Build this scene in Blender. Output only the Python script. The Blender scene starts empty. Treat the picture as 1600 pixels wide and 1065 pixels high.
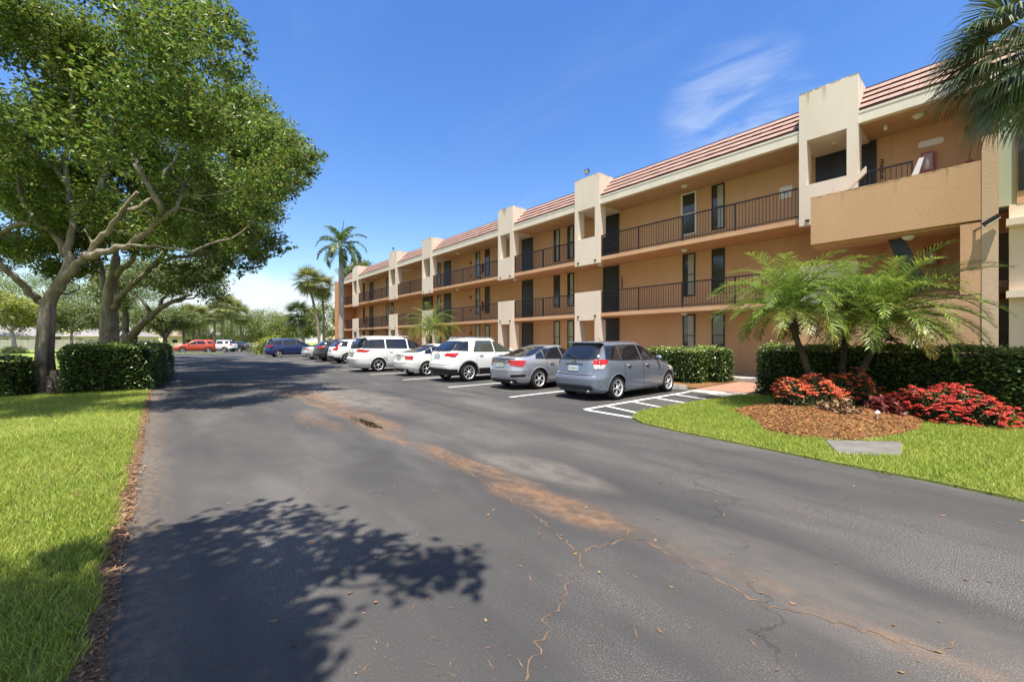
import bpy, bmesh, math, random
import numpy as np
from mathutils import Vector

# ------------------------------------------------------------------ camera, sky, sun, exposure
SC = bpy.context.scene
COL = SC.collection
# world axes: X = along the building towards the camera end, Y = from the road into the building, Z up
SN, CS = 0.7596, 0.6504
CAM_H, FPX, HOR = 1.55, 640.0, 532.5
cam = bpy.data.cameras.new("camera"); camo = bpy.data.objects.new("camera", cam); COL.objects.link(camo)
camo.location = (0, 0, CAM_H)
camo.rotation_euler = (math.radians(90), 0, math.atan2(SN, CS))
cam.sensor_width = 36.0; cam.lens = 36.0 * FPX / 1600.0
cam.clip_start = 0.05; cam.clip_end = 3000
SC.camera = camo
SUN_EL = math.radians(73)
sun_az = Vector((0.80, -0.60, 0)).normalized()
sun_dir = Vector((sun_az.x * math.cos(SUN_EL), sun_az.y * math.cos(SUN_EL), math.sin(SUN_EL)))
sl = bpy.data.lights.new("sun", 'SUN'); sl.energy = 5.0; sl.angle = math.radians(0.53); sl.color = (1.0, 0.93, 0.82)
so = bpy.data.objects.new("sun", sl); COL.objects.link(so); so.location = (0, 0, 60)
so.rotation_euler = sun_dir.to_track_quat('Z', 'Y').to_euler()
SC.view_settings.view_transform = 'Standard'; SC.view_settings.look = 'None'
SC.view_settings.gamma = 1.0; SC.view_settings.exposure = 0.98
SC.view_settings.use_curve_mapping = False
SC.cycles.use_denoising = True
SC.cycles.max_bounces = 8; SC.cycles.transparent_max_bounces = 8
SC.cycles.caustics_reflective = False; SC.cycles.caustics_refractive = False

W = bpy.data.worlds.new("World"); SC.world = W; W.use_nodes = True
def cam2w_dir(X): return (CS * X - SN, SN * X + CS)
def build_world():
    nt = W.node_tree; N = nt.nodes; L = nt.links; N.clear()
    out = N.new('ShaderNodeOutputWorld'); bg = N.new('ShaderNodeBackground'); L.new(bg.outputs[0], out.inputs[0])
    sky = N.new('ShaderNodeTexSky'); sky.sky_type = 'NISHITA'; sky.sun_disc = False
    sky.sun_elevation = SUN_EL; sky.sun_rotation = math.atan2(sun_az.x, sun_az.y)
    sky.air_density = 1.25; sky.dust_density = 0.15; sky.ozone_density = 3.0
    bg.inputs[1].default_value = 0.11
    tc = N.new('ShaderNodeTexCoord')
    sep = N.new('ShaderNodeSeparateXYZ'); L.new(tc.outputs['Generated'], sep.inputs[0])
    def math_(op, a, b=None, c=None):
        n = N.new('ShaderNodeMath'); n.operation = op
        for i, v in enumerate((a, b, c)):
            if v is None: continue
            if isinstance(v, (int, float)): n.inputs[i].default_value = v
            else: L.new(v, n.inputs[i])
        return n.outputs[0]
    def ramp(v, a, b):
        n = N.new('ShaderNodeMapRange'); n.interpolation_type = 'SMOOTHSTEP'
        L.new(v, n.inputs[0]); n.inputs[1].default_value = a; n.inputs[2].default_value = b
        return n.outputs[0]
    # cirrus: noise stretched on the plane dir.xy / dir.z
    z = math_('MAXIMUM', sep.outputs[2], 0.03)
    px = math_('DIVIDE', sep.outputs[0], z); py = math_('DIVIDE', sep.outputs[1], z)
    cmb = N.new('ShaderNodeCombineXYZ'); L.new(px, cmb.inputs[0]); L.new(py, cmb.inputs[1])
    mp = N.new('ShaderNodeMapping'); mp.inputs['Rotation'].default_value = (0, 0, 0.75); mp.inputs['Scale'].default_value = (0.42, 1.5, 1)
    mp.inputs['Location'].default_value = (3.3, 1.9, 0)
    L.new(cmb.outputs[0], mp.inputs[0])
    n1 = N.new('ShaderNodeTexNoise'); n1.inputs['Scale'].default_value = 0.8; n1.inputs['Detail'].default_value = 8; n1.inputs['Roughness'].default_value = 0.55
    n1.inputs['Distortion'].default_value = 0.35
    L.new(mp.outputs[0], n1.inputs['Vector'])
    cir = math_('MULTIPLY', ramp(n1.outputs[0], 0.54, 0.9), 0.25)
    cir = math_('MULTIPLY', cir, ramp(sep.outputs[2], 0.05, 0.25))
    # cumulus low over the far end of the road
    n2 = N.new('ShaderNodeTexNoise'); n2.inputs['Scale'].default_value = 7.0; n2.inputs['Detail'].default_value = 6; n2.inputs['Roughness'].default_value = 0.5
    L.new(tc.outputs['Generated'], n2.inputs['Vector'])
    hgt = math_('SUBTRACT', 1.0, ramp(sep.outputs[2], 0.02, 0.24))
    az = N.new('ShaderNodeVectorMath'); az.operation = 'DOT_PRODUCT'; L.new(tc.outputs['Generated'], az.inputs[0])
    d = Vector((-0.975, 0.15, 0.16)).normalized(); az.inputs[1].default_value = d
    azm = ramp(az.outputs['Value'], 0.96, 1.0)
    cum = math_('MULTIPLY', math_('MULTIPLY', hgt, azm), 1.35)
    cum = ramp(math_('ADD', cum, math_('MULTIPLY', math_('SUBTRACT', n2.outputs[0], 0.5), 1.1)), 0.45, 0.8)
    # unseen broken cloud added behind the camera to whiten the fill light
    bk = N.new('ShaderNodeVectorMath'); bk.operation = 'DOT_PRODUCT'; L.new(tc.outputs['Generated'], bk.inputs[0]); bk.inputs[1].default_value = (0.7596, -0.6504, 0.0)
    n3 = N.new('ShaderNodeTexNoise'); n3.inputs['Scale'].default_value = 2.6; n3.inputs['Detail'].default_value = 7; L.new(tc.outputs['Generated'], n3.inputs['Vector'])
    fill_cloud = math_('MULTIPLY', math_('MULTIPLY', ramp(bk.outputs['Value'], -0.05, 0.4), ramp(n3.outputs[0], 0.36, 0.56)), 0.92)
    # thin soft cloud over the roof
    sc = N.new('ShaderNodeVectorMath'); sc.operation = 'DOT_PRODUCT'; L.new(tc.outputs['Generated'], sc.inputs[0]); dd = Vector((*cam2w_dir(350 / 640), 350 / 640)).normalized(); sc.inputs[1].default_value = dd
    n4 = N.new('ShaderNodeTexNoise'); n4.inputs['Scale'].default_value = 5.0; n4.inputs['Detail'].default_value = 7; n4.inputs['Distortion'].default_value = .6
    m4 = N.new('ShaderNodeMapping'); m4.inputs['Scale'].default_value = (1.2, 1.2, 5.5); L.new(tc.outputs['Generated'], m4.inputs[0]); L.new(m4.outputs[0], n4.inputs['Vector'])
    soft = math_('MULTIPLY', math_('MULTIPLY', ramp(sc.outputs['Value'], 0.988, 0.9999), ramp(n4.outputs[0], 0.34, 0.70)), 0.34)
    cl = math_('MINIMUM', math_('ADD', math_('ADD', math_('MULTIPLY', cum, 0.75), cir), math_('ADD', fill_cloud, soft)), 0.92)
    mix = N.new('ShaderNodeMix'); mix.data_type = 'RGBA'
    L.new(cl, mix.inputs['Factor']); 
    sat = N.new('ShaderNodeHueSaturation'); sat.inputs['Saturation'].default_value = 1.27; sat.inputs['Hue'].default_value = 0.513; sat.inputs['Value'].default_value = 1.0
    L.new(sky.outputs[0], sat.inputs['Color'])
    L.new(sat.outputs[0], mix.inputs[6]); mix.inputs[7].default_value = (4.6, 4.9, 5.3, 1)
    L.new(mix.outputs[2], bg.inputs[0])
build_world()

# ------------------------------------------------------------------ helpers
R = random.Random(7)
rng = np.random.default_rng(11)
DEG = math.pi / 180

def cam2w(X, Z):  # camera-plane metres (right, ahead) -> world x, y
    return (CS * X - SN * Z, SN * X + CS * Z)
def at(px, Z):     # ground position seen in picture column px at distance Z
    return cam2w((px - 800) / FPX * Z, Z)
def pt(px, py, Z):
    x, y = at(px, Z); return Vector((x, y, CAM_H + (HOR - py) / FPX * Z))
def gnd(px, py, z=0.0):
    return Vector((*at(px, FPX * (CAM_H - z) / (py - HOR)), z))
def onw(px, py, w):
    t = (px - 800) / FPX; return pt(px, py, w / (SN * t + CS))

def tag(o, label=None, cat=None, group=None, kind=None):
    if label: o['label'] = label
    if cat: o['category'] = cat
    if group: o['group'] = group
    if kind: o['kind'] = kind
    return o
def empty(name, loc=(0, 0, 0), rz=0.0, label=None, cat=None, group=None):
    o = bpy.data.objects.new(name, None); COL.objects.link(o); o.location = loc; o.rotation_euler = (0, 0, rz)
    o.empty_display_size = 0.2
    return tag(o, label, cat, group)

class MB:
    """collects faces, builds ONE mesh object"""
    def __init__(s): s.v = []; s.f = []; s.m = []; s.sm = []
    def face(s, pts, m=0, smooth=False):
        i = len(s.v); s.v += [tuple(p) for p in pts]; s.f.append(tuple(range(i, i + len(pts)))); s.m.append(m); s.sm.append(smooth)
    def box(s, a, b, m=0):
        x0, y0, z0 = a; x1, y1, z1 = b; i = len(s.v)
        s.v += [(x0,y0,z0),(x1,y0,z0),(x1,y1,z0),(x0,y1,z0),(x0,y0,z1),(x1,y0,z1),(x1,y1,z1),(x0,y1,z1)]
        for q in ((3,2,1,0),(4,5,6,7),(0,1,5,4),(1,2,6,5),(2,3,7,6),(3,0,4,7)):
            s.f.append(tuple(i + k for k in q)); s.m.append(m); s.sm.append(False)
    def prism(s, poly, ax, a, b, m=0):
        """polygon (2D) extruded along axis ax from a to b"""
        def P(p, t):
            return [(t, p[0], p[1]), (p[0], t, p[1]), (p[0], p[1], t)][ax]
        n = len(poly)
        s.face([P(p, a) for p in poly][::-1], m); s.face([P(p, b) for p in poly], m)
        for i in range(n):
            p, q = poly[i], poly[(i + 1) % n]; s.face([P(p, a), P(q, a), P(q, b), P(p, b)], m)
    def grid(s, pts, m=0, smooth=True, closed_u=False):
        nu, nv = len(pts), len(pts[0]); i = len(s.v)
        for r in pts: s.v += [tuple(p) for p in r]
        for a in range(nu - (0 if closed_u else 1)):
            for b in range(nv - 1):
                a2 = (a + 1) % nu
                s.f.append((i + a*nv + b, i + a2*nv + b, i + a2*nv + b + 1, i + a*nv + b + 1)); s.m.append(m); s.sm.append(smooth)
    def tube(s, path, rad, n=8, m=0, cap=True):
        path = [Vector(p) for p in path]; rings = []
        if isinstance(rad, (int, float)): rad = [rad] * len(path)
        up = Vector((0.31, 0.17, 0.93)).normalized(); prev = None
        for i, p in enumerate(path):
            t = (path[min(i + 1, len(path) - 1)] - path[max(i - 1, 0)])
            t = t.normalized() if t.length > 1e-9 else Vector((0, 0, 1))
            a = (prev if prev is not None else t.cross(up if abs(t.dot(up)) < .95 else Vector((1, 0, 0))))
            a = (a - t * a.dot(t)).normalized(); prev = a; b = t.cross(a)
            rings.append([p + (a * math.cos(k * 2 * math.pi / n) + b * math.sin(k * 2 * math.pi / n)) * rad[i] for k in range(n)])
        i0 = len(s.v)
        for r in rings: s.v += [tuple(p) for p in r]
        for a in range(len(rings) - 1):
            for k in range(n):
                s.f.append((i0 + a*n + k, i0 + a*n + (k+1) % n, i0 + (a+1)*n + (k+1) % n, i0 + (a+1)*n + k)); s.m.append(m); s.sm.append(True)
        if cap:
            s.f.append(tuple(i0 + k for k in range(n))[::-1]); s.m.append(m); s.sm.append(False)
            j = i0 + (len(rings) - 1) * n; s.f.append(tuple(j + k for k in range(n))); s.m.append(m); s.sm.append(False)
    def lathe(s, prof, n=20, m=0, c=(0, 0, 0), axis='Z', smooth=True):
        pts = []
        for k in range(n):
            a = 2 * math.pi * k / n; row = []
            for r, h in prof:
                x, y = r * math.cos(a), r * math.sin(a)
                row.append((c[0] + x, c[1] + y, c[2] + h) if axis == 'Z' else (c[0] + x, c[1] + h, c[2] + y))
            pts.append(row)
        s.grid(pts, m, smooth, closed_u=True)
    def build(s, name, mats, parent=None, label=None, cat=None, group=None, kind=None):
        me = bpy.data.meshes.new(name); me.from_pydata(s.v, [], s.f)
        mats = mats if isinstance(mats, (list, tuple)) else [mats]
        for x in mats: me.materials.append(x)
        me.polygons.foreach_set('material_index', s.m); me.polygons.foreach_set('use_smooth', s.sm)
        me.update()
        o = bpy.data.objects.new(name, me); COL.objects.link(o)
        if parent: o.parent = parent
        return tag(o, label, cat, group, kind)

def np_mesh(name, verts, quads, mats, parent=None, midx=None, smooth=False, **kw):
    """fast mesh from numpy arrays (N,3) and (F,4)"""
    me = bpy.data.meshes.new(name)
    verts = np.ascontiguousarray(verts, dtype=np.float32); quads = np.ascontiguousarray(quads, dtype=np.int32)
    nf = len(quads)
    me.vertices.add(len(verts)); me.vertices.foreach_set('co', verts.ravel())
    me.loops.add(nf * 4); me.loops.foreach_set('vertex_index', quads.ravel())
    me.polygons.add(nf); me.polygons.foreach_set('loop_start', np.arange(0, nf * 4, 4, dtype=np.int32))
    try: me.polygons.foreach_set('loop_total', np.full(nf, 4, dtype=np.int32))
    except Exception: pass
    for m in (mats if isinstance(mats, (list, tuple)) else [mats]): me.materials.append(m)
    if midx is not None: me.polygons.foreach_set('material_index', np.ascontiguousarray(midx, dtype=np.int32))
    me.polygons.foreach_set('use_smooth', np.full(nf, smooth, dtype=bool))
    me.update(calc_edges=True); me.validate()
    o = bpy.data.objects.new(name, me); COL.objects.link(o)
    if parent: o.parent = parent
    return tag(o, **kw)

def quads_n(n): return np.arange(n * 4, dtype=np.int32).reshape(n, 4)
def unit(a): return a / np.maximum(np.linalg.norm(a, axis=-1, keepdims=True), 1e-9)
def leaf_quads(c, size, aspect=0.5, flat=0.5, outward=None):
    """rhombic leaves at centres c; flat = pull of leaf normals to up"""
    n = len(c); nrm = unit(rng.normal(size=(n, 3)))
    nrm[:, 2] = np.abs(nrm[:, 2]) + flat
    if outward is not None: nrm = nrm + outward
    nrm = unit(nrm)
    d = unit(np.cross(nrm, unit(rng.normal(size=(n, 3))))); s = np.cross(nrm, d)
    l = (size * rng.uniform(.7, 1.3, n))[:, None] * .5; w = l * aspect
    v = np.stack([c - d * l, c + s * w + d * l * .1 - nrm * l * .12, c + d * l, c - s * w + d * l * .1 - nrm * l * .12], axis=1)
    return v.reshape(-1, 3)

# ------------------------------------------------------------------ materials
def mat(name, col=(0.5, 0.5, 0.5), rough=0.6, metal=0.0, spec=0.5, coat=0.0, noise=0.0, scale=8.0, bump=0.0, bscale=60.0, alt=None, altamt=0.5, island=0.0,
        trans=0.0, tcol=None, stretch=(1, 1, 1), emit=None):
    m = bpy.data.materials.new(name); m.use_nodes = True; nt = m.node_tree; N = nt.nodes; L = nt.links
    b = N['Principled BSDF']; out = N['Material Output']
    b.inputs['Base Color'].default_value = (*col, 1); b.inputs['Roughness'].default_value = rough
    b.inputs['Metallic'].default_value = metal; b.inputs['Specular IOR Level'].default_value = spec
    b.inputs['Coat Weight'].default_value = coat; b.inputs['Coat Roughness'].default_value = 0.04
    cs = None
    tc = N.new('ShaderNodeTexCoord'); mp = N.new('ShaderNodeMapping'); mp.inputs['Scale'].default_value = stretch
    L.new(tc.outputs['Object'], mp.inputs[0])
    def mixc(f, a, bcol, blend='MIX'):
        n = N.new('ShaderNodeMix'); n.data_type = 'RGBA'; n.blend_type = blend
        for idx, v in ((0, f), (6, a), (7, bcol)):
            if isinstance(v, (int, float)): n.inputs[idx].default_value = v
            elif isinstance(v, tuple): n.inputs[idx].default_value = (*v, 1)
            else: L.new(v, n.inputs[idx])
        return n.outputs[2]
    cur = tuple(col)
    if alt is not None or noise > 0:
        nz = N.new('ShaderNodeTexNoise'); nz.inputs['Scale'].default_value = scale; nz.inputs['Detail'].default_value = 6
        nz.inputs['Roughness'].default_value = .6
        L.new(mp.outputs[0], nz.inputs['Vector'])
        mr = N.new('ShaderNodeMapRange'); L.new(nz.outputs[0], mr.inputs[0]); mr.inputs[1].default_value = .35; mr.inputs[2].default_value = .68
        if alt is not None:
            mm = N.new('ShaderNodeMath'); mm.operation = 'MULTIPLY'; L.new(mr.outputs[0], mm.inputs[0]); mm.inputs[1].default_value = altamt
            cur = mixc(mm.outputs[0], cur, tuple(alt))
        else:
            d = tuple(c * (1 - noise) for c in col); e = tuple(min(1, c * (1 + noise)) for c in col)
            cur = mixc(mr.outputs[0], d, e)
    if island > 0:
        g = N.new('ShaderNodeNewGeometry'); hsv = N.new('ShaderNodeHueSaturation')
        mr = N.new('ShaderNodeMapRange'); L.new(g.outputs['Random Per Island'], mr.inputs[0]); mr.inputs[3].default_value = 1 - island; mr.inputs[4].default_value = 1 + island
        mh = N.new('ShaderNodeMapRange'); mu = N.new('ShaderNodeMath'); mu.operation = 'FRACT'; mu2 = N.new('ShaderNodeMath'); mu2.operation = 'MULTIPLY'
        L.new(g.outputs['Random Per Island'], mu2.inputs[0]); mu2.inputs[1].default_value = 7.13; L.new(mu2.outputs[0], mu.inputs[0])
        L.new(mu.outputs[0], mh.inputs[0]); mh.inputs[3].default_value = .5 - .045 * min(1, island * 1.5); mh.inputs[4].default_value = .5 + .03 * min(1, island * 1.5)
        L.new(mr.outputs[0], hsv.inputs['Value']); L.new(mh.outputs[0], hsv.inputs['Hue'])
        if isinstance(cur, tuple): hsv.inputs['Color'].default_value = (*cur, 1)
        else: L.new(cur, hsv.inputs['Color'])
        cur = hsv.outputs[0]
    if not isinstance(cur, tuple): L.new(cur, b.inputs['Base Color'])
    if bump > 0:
        nb = N.new('ShaderNodeTexNoise'); nb.inputs['Scale'].default_value = bscale; nb.inputs['Detail'].default_value = 4; L.new(mp.outputs[0], nb.inputs['Vector'])
        bp = N.new('ShaderNodeBump'); bp.inputs['Strength'].default_value = bump; bp.inputs['Distance'].default_value = .02; L.new(nb.outputs[0], bp.inputs['Height'])
        L.new(bp.outputs[0], b.inputs['Normal'])
    if trans > 0:
        t = N.new('ShaderNodeBsdfTranslucent'); mx = N.new('ShaderNodeMixShader'); mx.inputs[0].default_value = trans
        if tcol: t.inputs[0].default_value = (*tcol, 1)
        elif not isinstance(cur, tuple): L.new(cur, t.inputs[0])
        else: t.inputs[0].default_value = (*cur, 1)
        L.new(b.outputs[0], mx.inputs[1]); L.new(t.outputs[0], mx.inputs[2]); L.new(mx.outputs[0], out.inputs[0])
    return m

class NG:
    """small node-graph helper for the ground materials"""
    def __init__(s, name):
        s.m = bpy.data.materials.new(name); s.m.use_nodes = True; s.nt = s.m.node_tree; s.N = s.nt.nodes; s.L = s.nt.links; s.b = s.N['Principled BSDF']
        tc = s.N.new('ShaderNodeTexCoord'); s.co = tc.outputs['Object']
        sp = s.N.new('ShaderNodeSeparateXYZ'); s.L.new(s.co, sp.inputs[0]); s.x, s.y, s.z = sp.outputs
    def set(s, inp, v):
        if isinstance(v, (int, float)): inp.default_value = v
        elif isinstance(v, tuple): inp.default_value = (*v, 1) if len(v) == 3 and inp.type == 'RGBA' else v
        else: s.L.new(v, inp)
    def op(s, o, a, b=0.0, c=0.0):
        n = s.N.new('ShaderNodeMath'); n.operation = o
        for i, v in enumerate((a, b, c)): s.set(n.inputs[i], v)
        return n.outputs[0]
    def noise(s, scale, detail=5, stretch=(1, 1, 1), rough=.55, dist=0.0, loc=(0, 0, 0)):
        mp = s.N.new('ShaderNodeMapping'); mp.inputs['Scale'].default_value = stretch; mp.inputs['Location'].default_value = loc; s.L.new(s.co, mp.inputs[0])
        n = s.N.new('ShaderNodeTexNoise'); n.inputs['Scale'].default_value = scale; n.inputs['Detail'].default_value = detail; n.inputs['Roughness'].default_value = rough
        n.inputs['Distortion'].default_value = dist
        s.L.new(mp.outputs[0], n.inputs['Vector']); return n.outputs[0]
    def ss(s, v, a, b, lo=0.0, hi=1.0):
        n = s.N.new('ShaderNodeMapRange'); n.interpolation_type = 'SMOOTHSTEP'; s.set(n.inputs[0], v)
        n.inputs[1].default_value = a; n.inputs[2].default_value = b; n.inputs[3].default_value = lo; n.inputs[4].default_value = hi; return n.outputs[0]
    def mix(s, f, a, b, blend='MIX'):
        n = s.N.new('ShaderNodeMix'); n.data_type = 'RGBA'; n.blend_type = blend
        s.set(n.inputs[0], f); s.set(n.inputs[6], a); s.set(n.inputs[7], b); return n.outputs[2]
    def bump(s, h, strength, dist=.01):
        b = s.N.new('ShaderNodeBump'); b.inputs['Strength'].default_value = strength; b.inputs['Distance'].default_value = dist; s.L.new(h, b.inputs['Height']); s.L.new(b.outputs[0], s.b.inputs['Normal'])

def asphalt_mat():
    g = NG("asphalt")
    big = g.noise(.55, 6, (.35, 1.1, 1)); mid = g.noise(2.2, 5); fine = g.noise(130, 2, rough=.75); agg = g.noise(70, 3, rough=.7)
    col = g.mix(g.ss(big, .35, .68), (.038, .037, .037), (.076, .071, .066))
    col = g.mix(g.op('MULTIPLY', g.ss(mid, .3, .7), .45), col, (.048, .047, .046))
    # worn aggregate showing as pale grains
    worn = g.ss(g.noise(.8, 4, (.4, 1, 1), loc=(4.2, 1.1, 0)), .44, .66)
    grains = g.ss(fine, .53, .64)
    col = g.mix(g.op('MULTIPLY', g.op('MULTIPLY', worn, grains), .85), col, (.30, .285, .26))
    col = g.mix(g.op('MULTIPLY', g.ss(agg, .5, .75), .35), col, (.13, .125, .12))
    # tyre-worn lanes run along the road
    lane = g.noise(1.3, 3, (.05, 1, 1)); col = g.mix(g.op('MULTIPLY', g.ss(lane, .5, .72), .5), col, (.032, .031, .031))
    # swale line of rusty silt at y = 2.85
    wob = g.op('MULTIPLY', g.op('SUBTRACT', g.noise(.5, 3), .5), .7)
    d = g.op('ABSOLUTE', g.op('SUBTRACT', g.op('ADD', g.y, wob), 2.88))
    wid = g.ss(g.noise(.42, 2, (1, .05, 1), loc=(1.9, 0, 0)), .3, .7, .06, .34)
    band = g.op('SUBTRACT', 1.0, g.ss(g.op('DIVIDE', d, wid), .15, 1.25))
    rag = g.ss(g.noise(3.2, 9, (.6, 1, 1), rough=.72), .30, .70)
    along = g.op('MULTIPLY', g.ss(g.x, -20, -13), g.ss(g.x, -1.2, -2.6, .38, 1))
    patch = g.ss(g.noise(.35, 3, (1, .2, 1), loc=(5.1, 0, 0)), .36, .56, .28, 1.0)
    rust = g.op('MULTIPLY', g.op('MULTIPLY', band, rag), g.op('MULTIPLY', along, patch))
    def blob(cx, cy, rx, ry):
        a = g.op('POWER', g.op('DIVIDE', g.op('SUBTRACT', g.x, cx), rx), 2); b = g.op('POWER', g.op('DIVIDE', g.op('SUBTRACT', g.op('ADD', g.y, g.op('MULTIPLY', wob, 1.1)), cy), ry), 2)
        return g.op('SUBTRACT', 1.0, g.ss(g.op('ADD', a, b), .15, 1.2))
    for bb, k in ((blob(-2.7, 2.78, 1.0, .28), .85), (blob(-4.4, 3.0, 1.5, .22), .75), (blob(-8.2, 3.05, 2.2, .34), .7), (blob(-12.5, 3.3, 4.0, .4), .7), (blob(-8.6, 2.3, 1.6, .25), .35)):
        rust = g.op('MAXIMUM', rust, g.op('MULTIPLY', g.op('MULTIPLY', bb, g.ss(rag, 0, .8, .3, 1)), k))
    rcol = g.mix(g.ss(g.noise(9, 4), .3, .7), (.15, .075, .033), (.25, .15, .08))
    dust = blob(-12.0, 4.0, 4.5, .9); dust2 = blob(-3.6, 3.5, 1.2, .35); dust3 = blob(-.4, 3.1, 2.2, .5)
    dd = g.op('MAXIMUM', g.op('MULTIPLY', dust, .65), g.op('MAXIMUM', g.op('MULTIPLY', dust2, .55), g.op('MULTIPLY', dust3, .22)))
    col = g.mix(g.op('MULTIPLY', dd, g.ss(rag, 0, 1, .35, 1)), col, (.19, .165, .14))
    col = g.mix(g.op('MULTIPLY', rust, .8), col, rcol)
    edge = g.op('SUBTRACT', 1.0, g.ss(g.op('ADD', g.y, g.op('MULTIPLY', wob, .35)), -.2, .22))
    col = g.mix(g.op('MULTIPLY', edge, g.ss(g.noise(14, 5, rough=.7), .35, .65, .1, .75)), col, (.17, .125, .085))
    # hairline cracks
    mp = g.N.new('ShaderNodeMapping'); g.L.new(g.co, mp.inputs[0])
    vm = g.N.new('ShaderNodeVectorMath'); vm.operation = 'MULTIPLY_ADD'
    nn = g.N.new('ShaderNodeTexNoise'); nn.inputs['Scale'].default_value = 1.6; nn.inputs['Detail'].default_value = 6; g.L.new(g.co, nn.inputs['Vector'])
    g.L.new(nn.outputs['Color'], vm.inputs[0]); vm.inputs[1].default_value = (1.1, 1.1, 0); g.L.new(mp.outputs[0], vm.inputs[2])
    vo = g.N.new('ShaderNodeTexVoronoi'); vo.feature = 'DISTANCE_TO_EDGE'; vo.inputs['Scale'].default_value = .33; g.L.new(vm.outputs[0], vo.inputs['Vector'])
    cr = g.op('SUBTRACT', 1.0, g.ss(vo.outputs['Distance'], .0008, .0035))
    cr = g.op('MULTIPLY', cr, g.ss(g.noise(.6, 3, loc=(7, 3, 0)), .50, .62))
    col = g.mix(g.op('MULTIPLY', cr, .5), col, (.02, .018, .016))
    g.set(g.b.inputs['Base Color'], col)
    g.set(g.b.inputs['Roughness'], g.ss(big, .3, .7, .72, .9)); g.b.inputs['Specular IOR Level'].default_value = .35
    g.bump(g.op('ADD', g.op('MULTIPLY', agg, .7), fine), .35, .006)
    return g.m
def lawn_mat(name, a, b, c):
    g = NG(name); n1 = g.noise(.9, 5); n2 = g.noise(30, 4, rough=.7)
    col = g.mix(g.ss(n1, .35, .7), a, b); col = g.mix(g.op('MULTIPLY', g.ss(n2, .45, .75), .6), col, c)
    g.set(g.b.inputs['Base Color'], col); g.b.inputs['Roughness'].default_value = .9; g.b.inputs['Specular IOR Level'].default_value = .2
    g.bump(n2, .6, .03); return g.m
def stucco_mat(name, a, b, stain=None, bstr=.35, moss=None):
    g = NG(name); n1 = g.noise(.7, 5, (1, 1, .4)); n2 = g.noise(22, 4, (1, 1, 2.2), rough=.65); n3 = g.noise(70, 3)
    col = g.mix(g.ss(n1, .35, .68), a, b)
    if stain:
        st = g.ss(g.noise(2.4, 5, (1.6, 1.6, .12), rough=.7), .56, .74); col = g.mix(g.op('MULTIPLY', st, .55), col, stain)
    if moss:
        stk = g.ss(g.noise(2.6, 4, (1.3, 1.3, .06), rough=.7, loc=(.7, 0, 0)), .53, .70); top = g.ss(g.z, moss - .75, moss)
        top = g.op('MULTIPLY', top, g.ss(g.z, moss + .12, moss + .1)); rim = g.op('MULTIPLY', g.ss(g.z, moss - .09, moss - .02), g.ss(g.noise(5, 4), .42, .6))
        col = g.mix(g.op('MULTIPLY', g.op('MAXIMUM', g.op('MULTIPLY', stk, g.op('POWER', top, 1.6)), g.op('MULTIPLY', rim, .8)), .9), col, (.17, .135, .035))
    g.set(g.b.inputs['Base Color'], col); g.b.inputs['Roughness'].default_value = .88; g.b.inputs['Specular IOR Level'].default_value = .25
    g.bump(g.op('ADD', n2, g.op('MULTIPLY', n3, .5)), bstr, .02); return g.m
def brick_mat():
    g = NG("brick_paver"); t = g.N.new('ShaderNodeTexBrick'); g.L.new(g.co, t.inputs['Vector'])
    t.inputs['Scale'].default_value = 4.2; t.inputs['Color1'].default_value = (.30, .14, .09, 1); t.inputs['Color2'].default_value = (.36, .19, .13, 1); t.inputs['Mortar'].default_value = (.2, .17, .14, 1)
    t.inputs['Mortar Size'].default_value = .012
    g.set(g.b.inputs['Base Color'], t.outputs[0]); g.b.inputs['Roughness'].default_value = .85; return g.m
def bark_mat(name, a, b, c):
    g = NG(name); n1 = g.noise(3.5, 6, (1, 1, .35), rough=.7); n2 = g.noise(16, 5, (1, 1, .3), rough=.7); n3 = g.noise(1.3, 3)
    col = g.mix(g.ss(n1, .35, .65), a, b); col = g.mix(g.op('MULTIPLY', g.ss(n3, .48, .66), .6), col, c); col = g.mix(g.op('MULTIPLY', g.ss(n2, .56, .72), .55), col, tuple(.4 * q for q in a))
    g.set(g.b.inputs['Base Color'], col); g.b.inputs['Roughness'].default_value = .95; g.b.inputs['Specular IOR Level'].default_value = .15
    g.bump(g.op('ADD', n1, n2), .9, .05); return g.m

M = {}
M['asphalt'] = asphalt_mat()
M['soil'] = lawn_mat("lawn_soil", (.16, .20, .04), (.21, .24, .05), (.24, .22, .08))
M['far_lawn'] = lawn_mat("far_lawn", (.19, .26, .05), (.26, .32, .07), (.30, .31, .10))
M['mulch'] = lawn_mat("mulch", (.15, .075, .03), (.22, .12, .05), (.07, .035, .02))
M['blade'] = mat("grass_blade", (.26, .345, .05), .5, spec=.35, island=.34, trans=.35, alt=(.37, .41, .085), altamt=.7, scale=1.2)
M['litter'] = mat("dead_leaf", (.21, .13, .07), .8, island=.45, spec=.2)
M['chip'] = mat("wood_chip", (.24, .125, .045), .85, island=.65, spec=.15)
M['paint'] = mat("road_paint", (.72, .72, .70), .75, noise=.12, scale=14, bump=.2, bscale=90)
M['concrete'] = mat("concrete", (.46, .43, .39), .9, alt=(.22, .21, .19), altamt=.7, scale=5, bump=.3)
M['brick'] = brick_mat()
M['tan'] = stucco_mat("tan_stucco", (.565, .335, .195), (.61, .375, .225), (.48, .28, .16), .45)
M['stair_tan'] = stucco_mat("stair_stucco", (.525, .32, .18), (.575, .36, .21), None, .5, moss=6.03)
M['fin'] = stucco_mat("fin_stucco", (.54, .37, .24), (.63, .47, .33), (.40, .25, .14), .5)
M['cream'] = stucco_mat("cream_stucco", (.68, .585, .48), (.73, .635, .53), (.55, .48, .37), .2, moss=9.94)
M['fascia'] = mat("fascia_paint", (.72, .65, .53), .7, noise=.06, scale=2)
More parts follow.
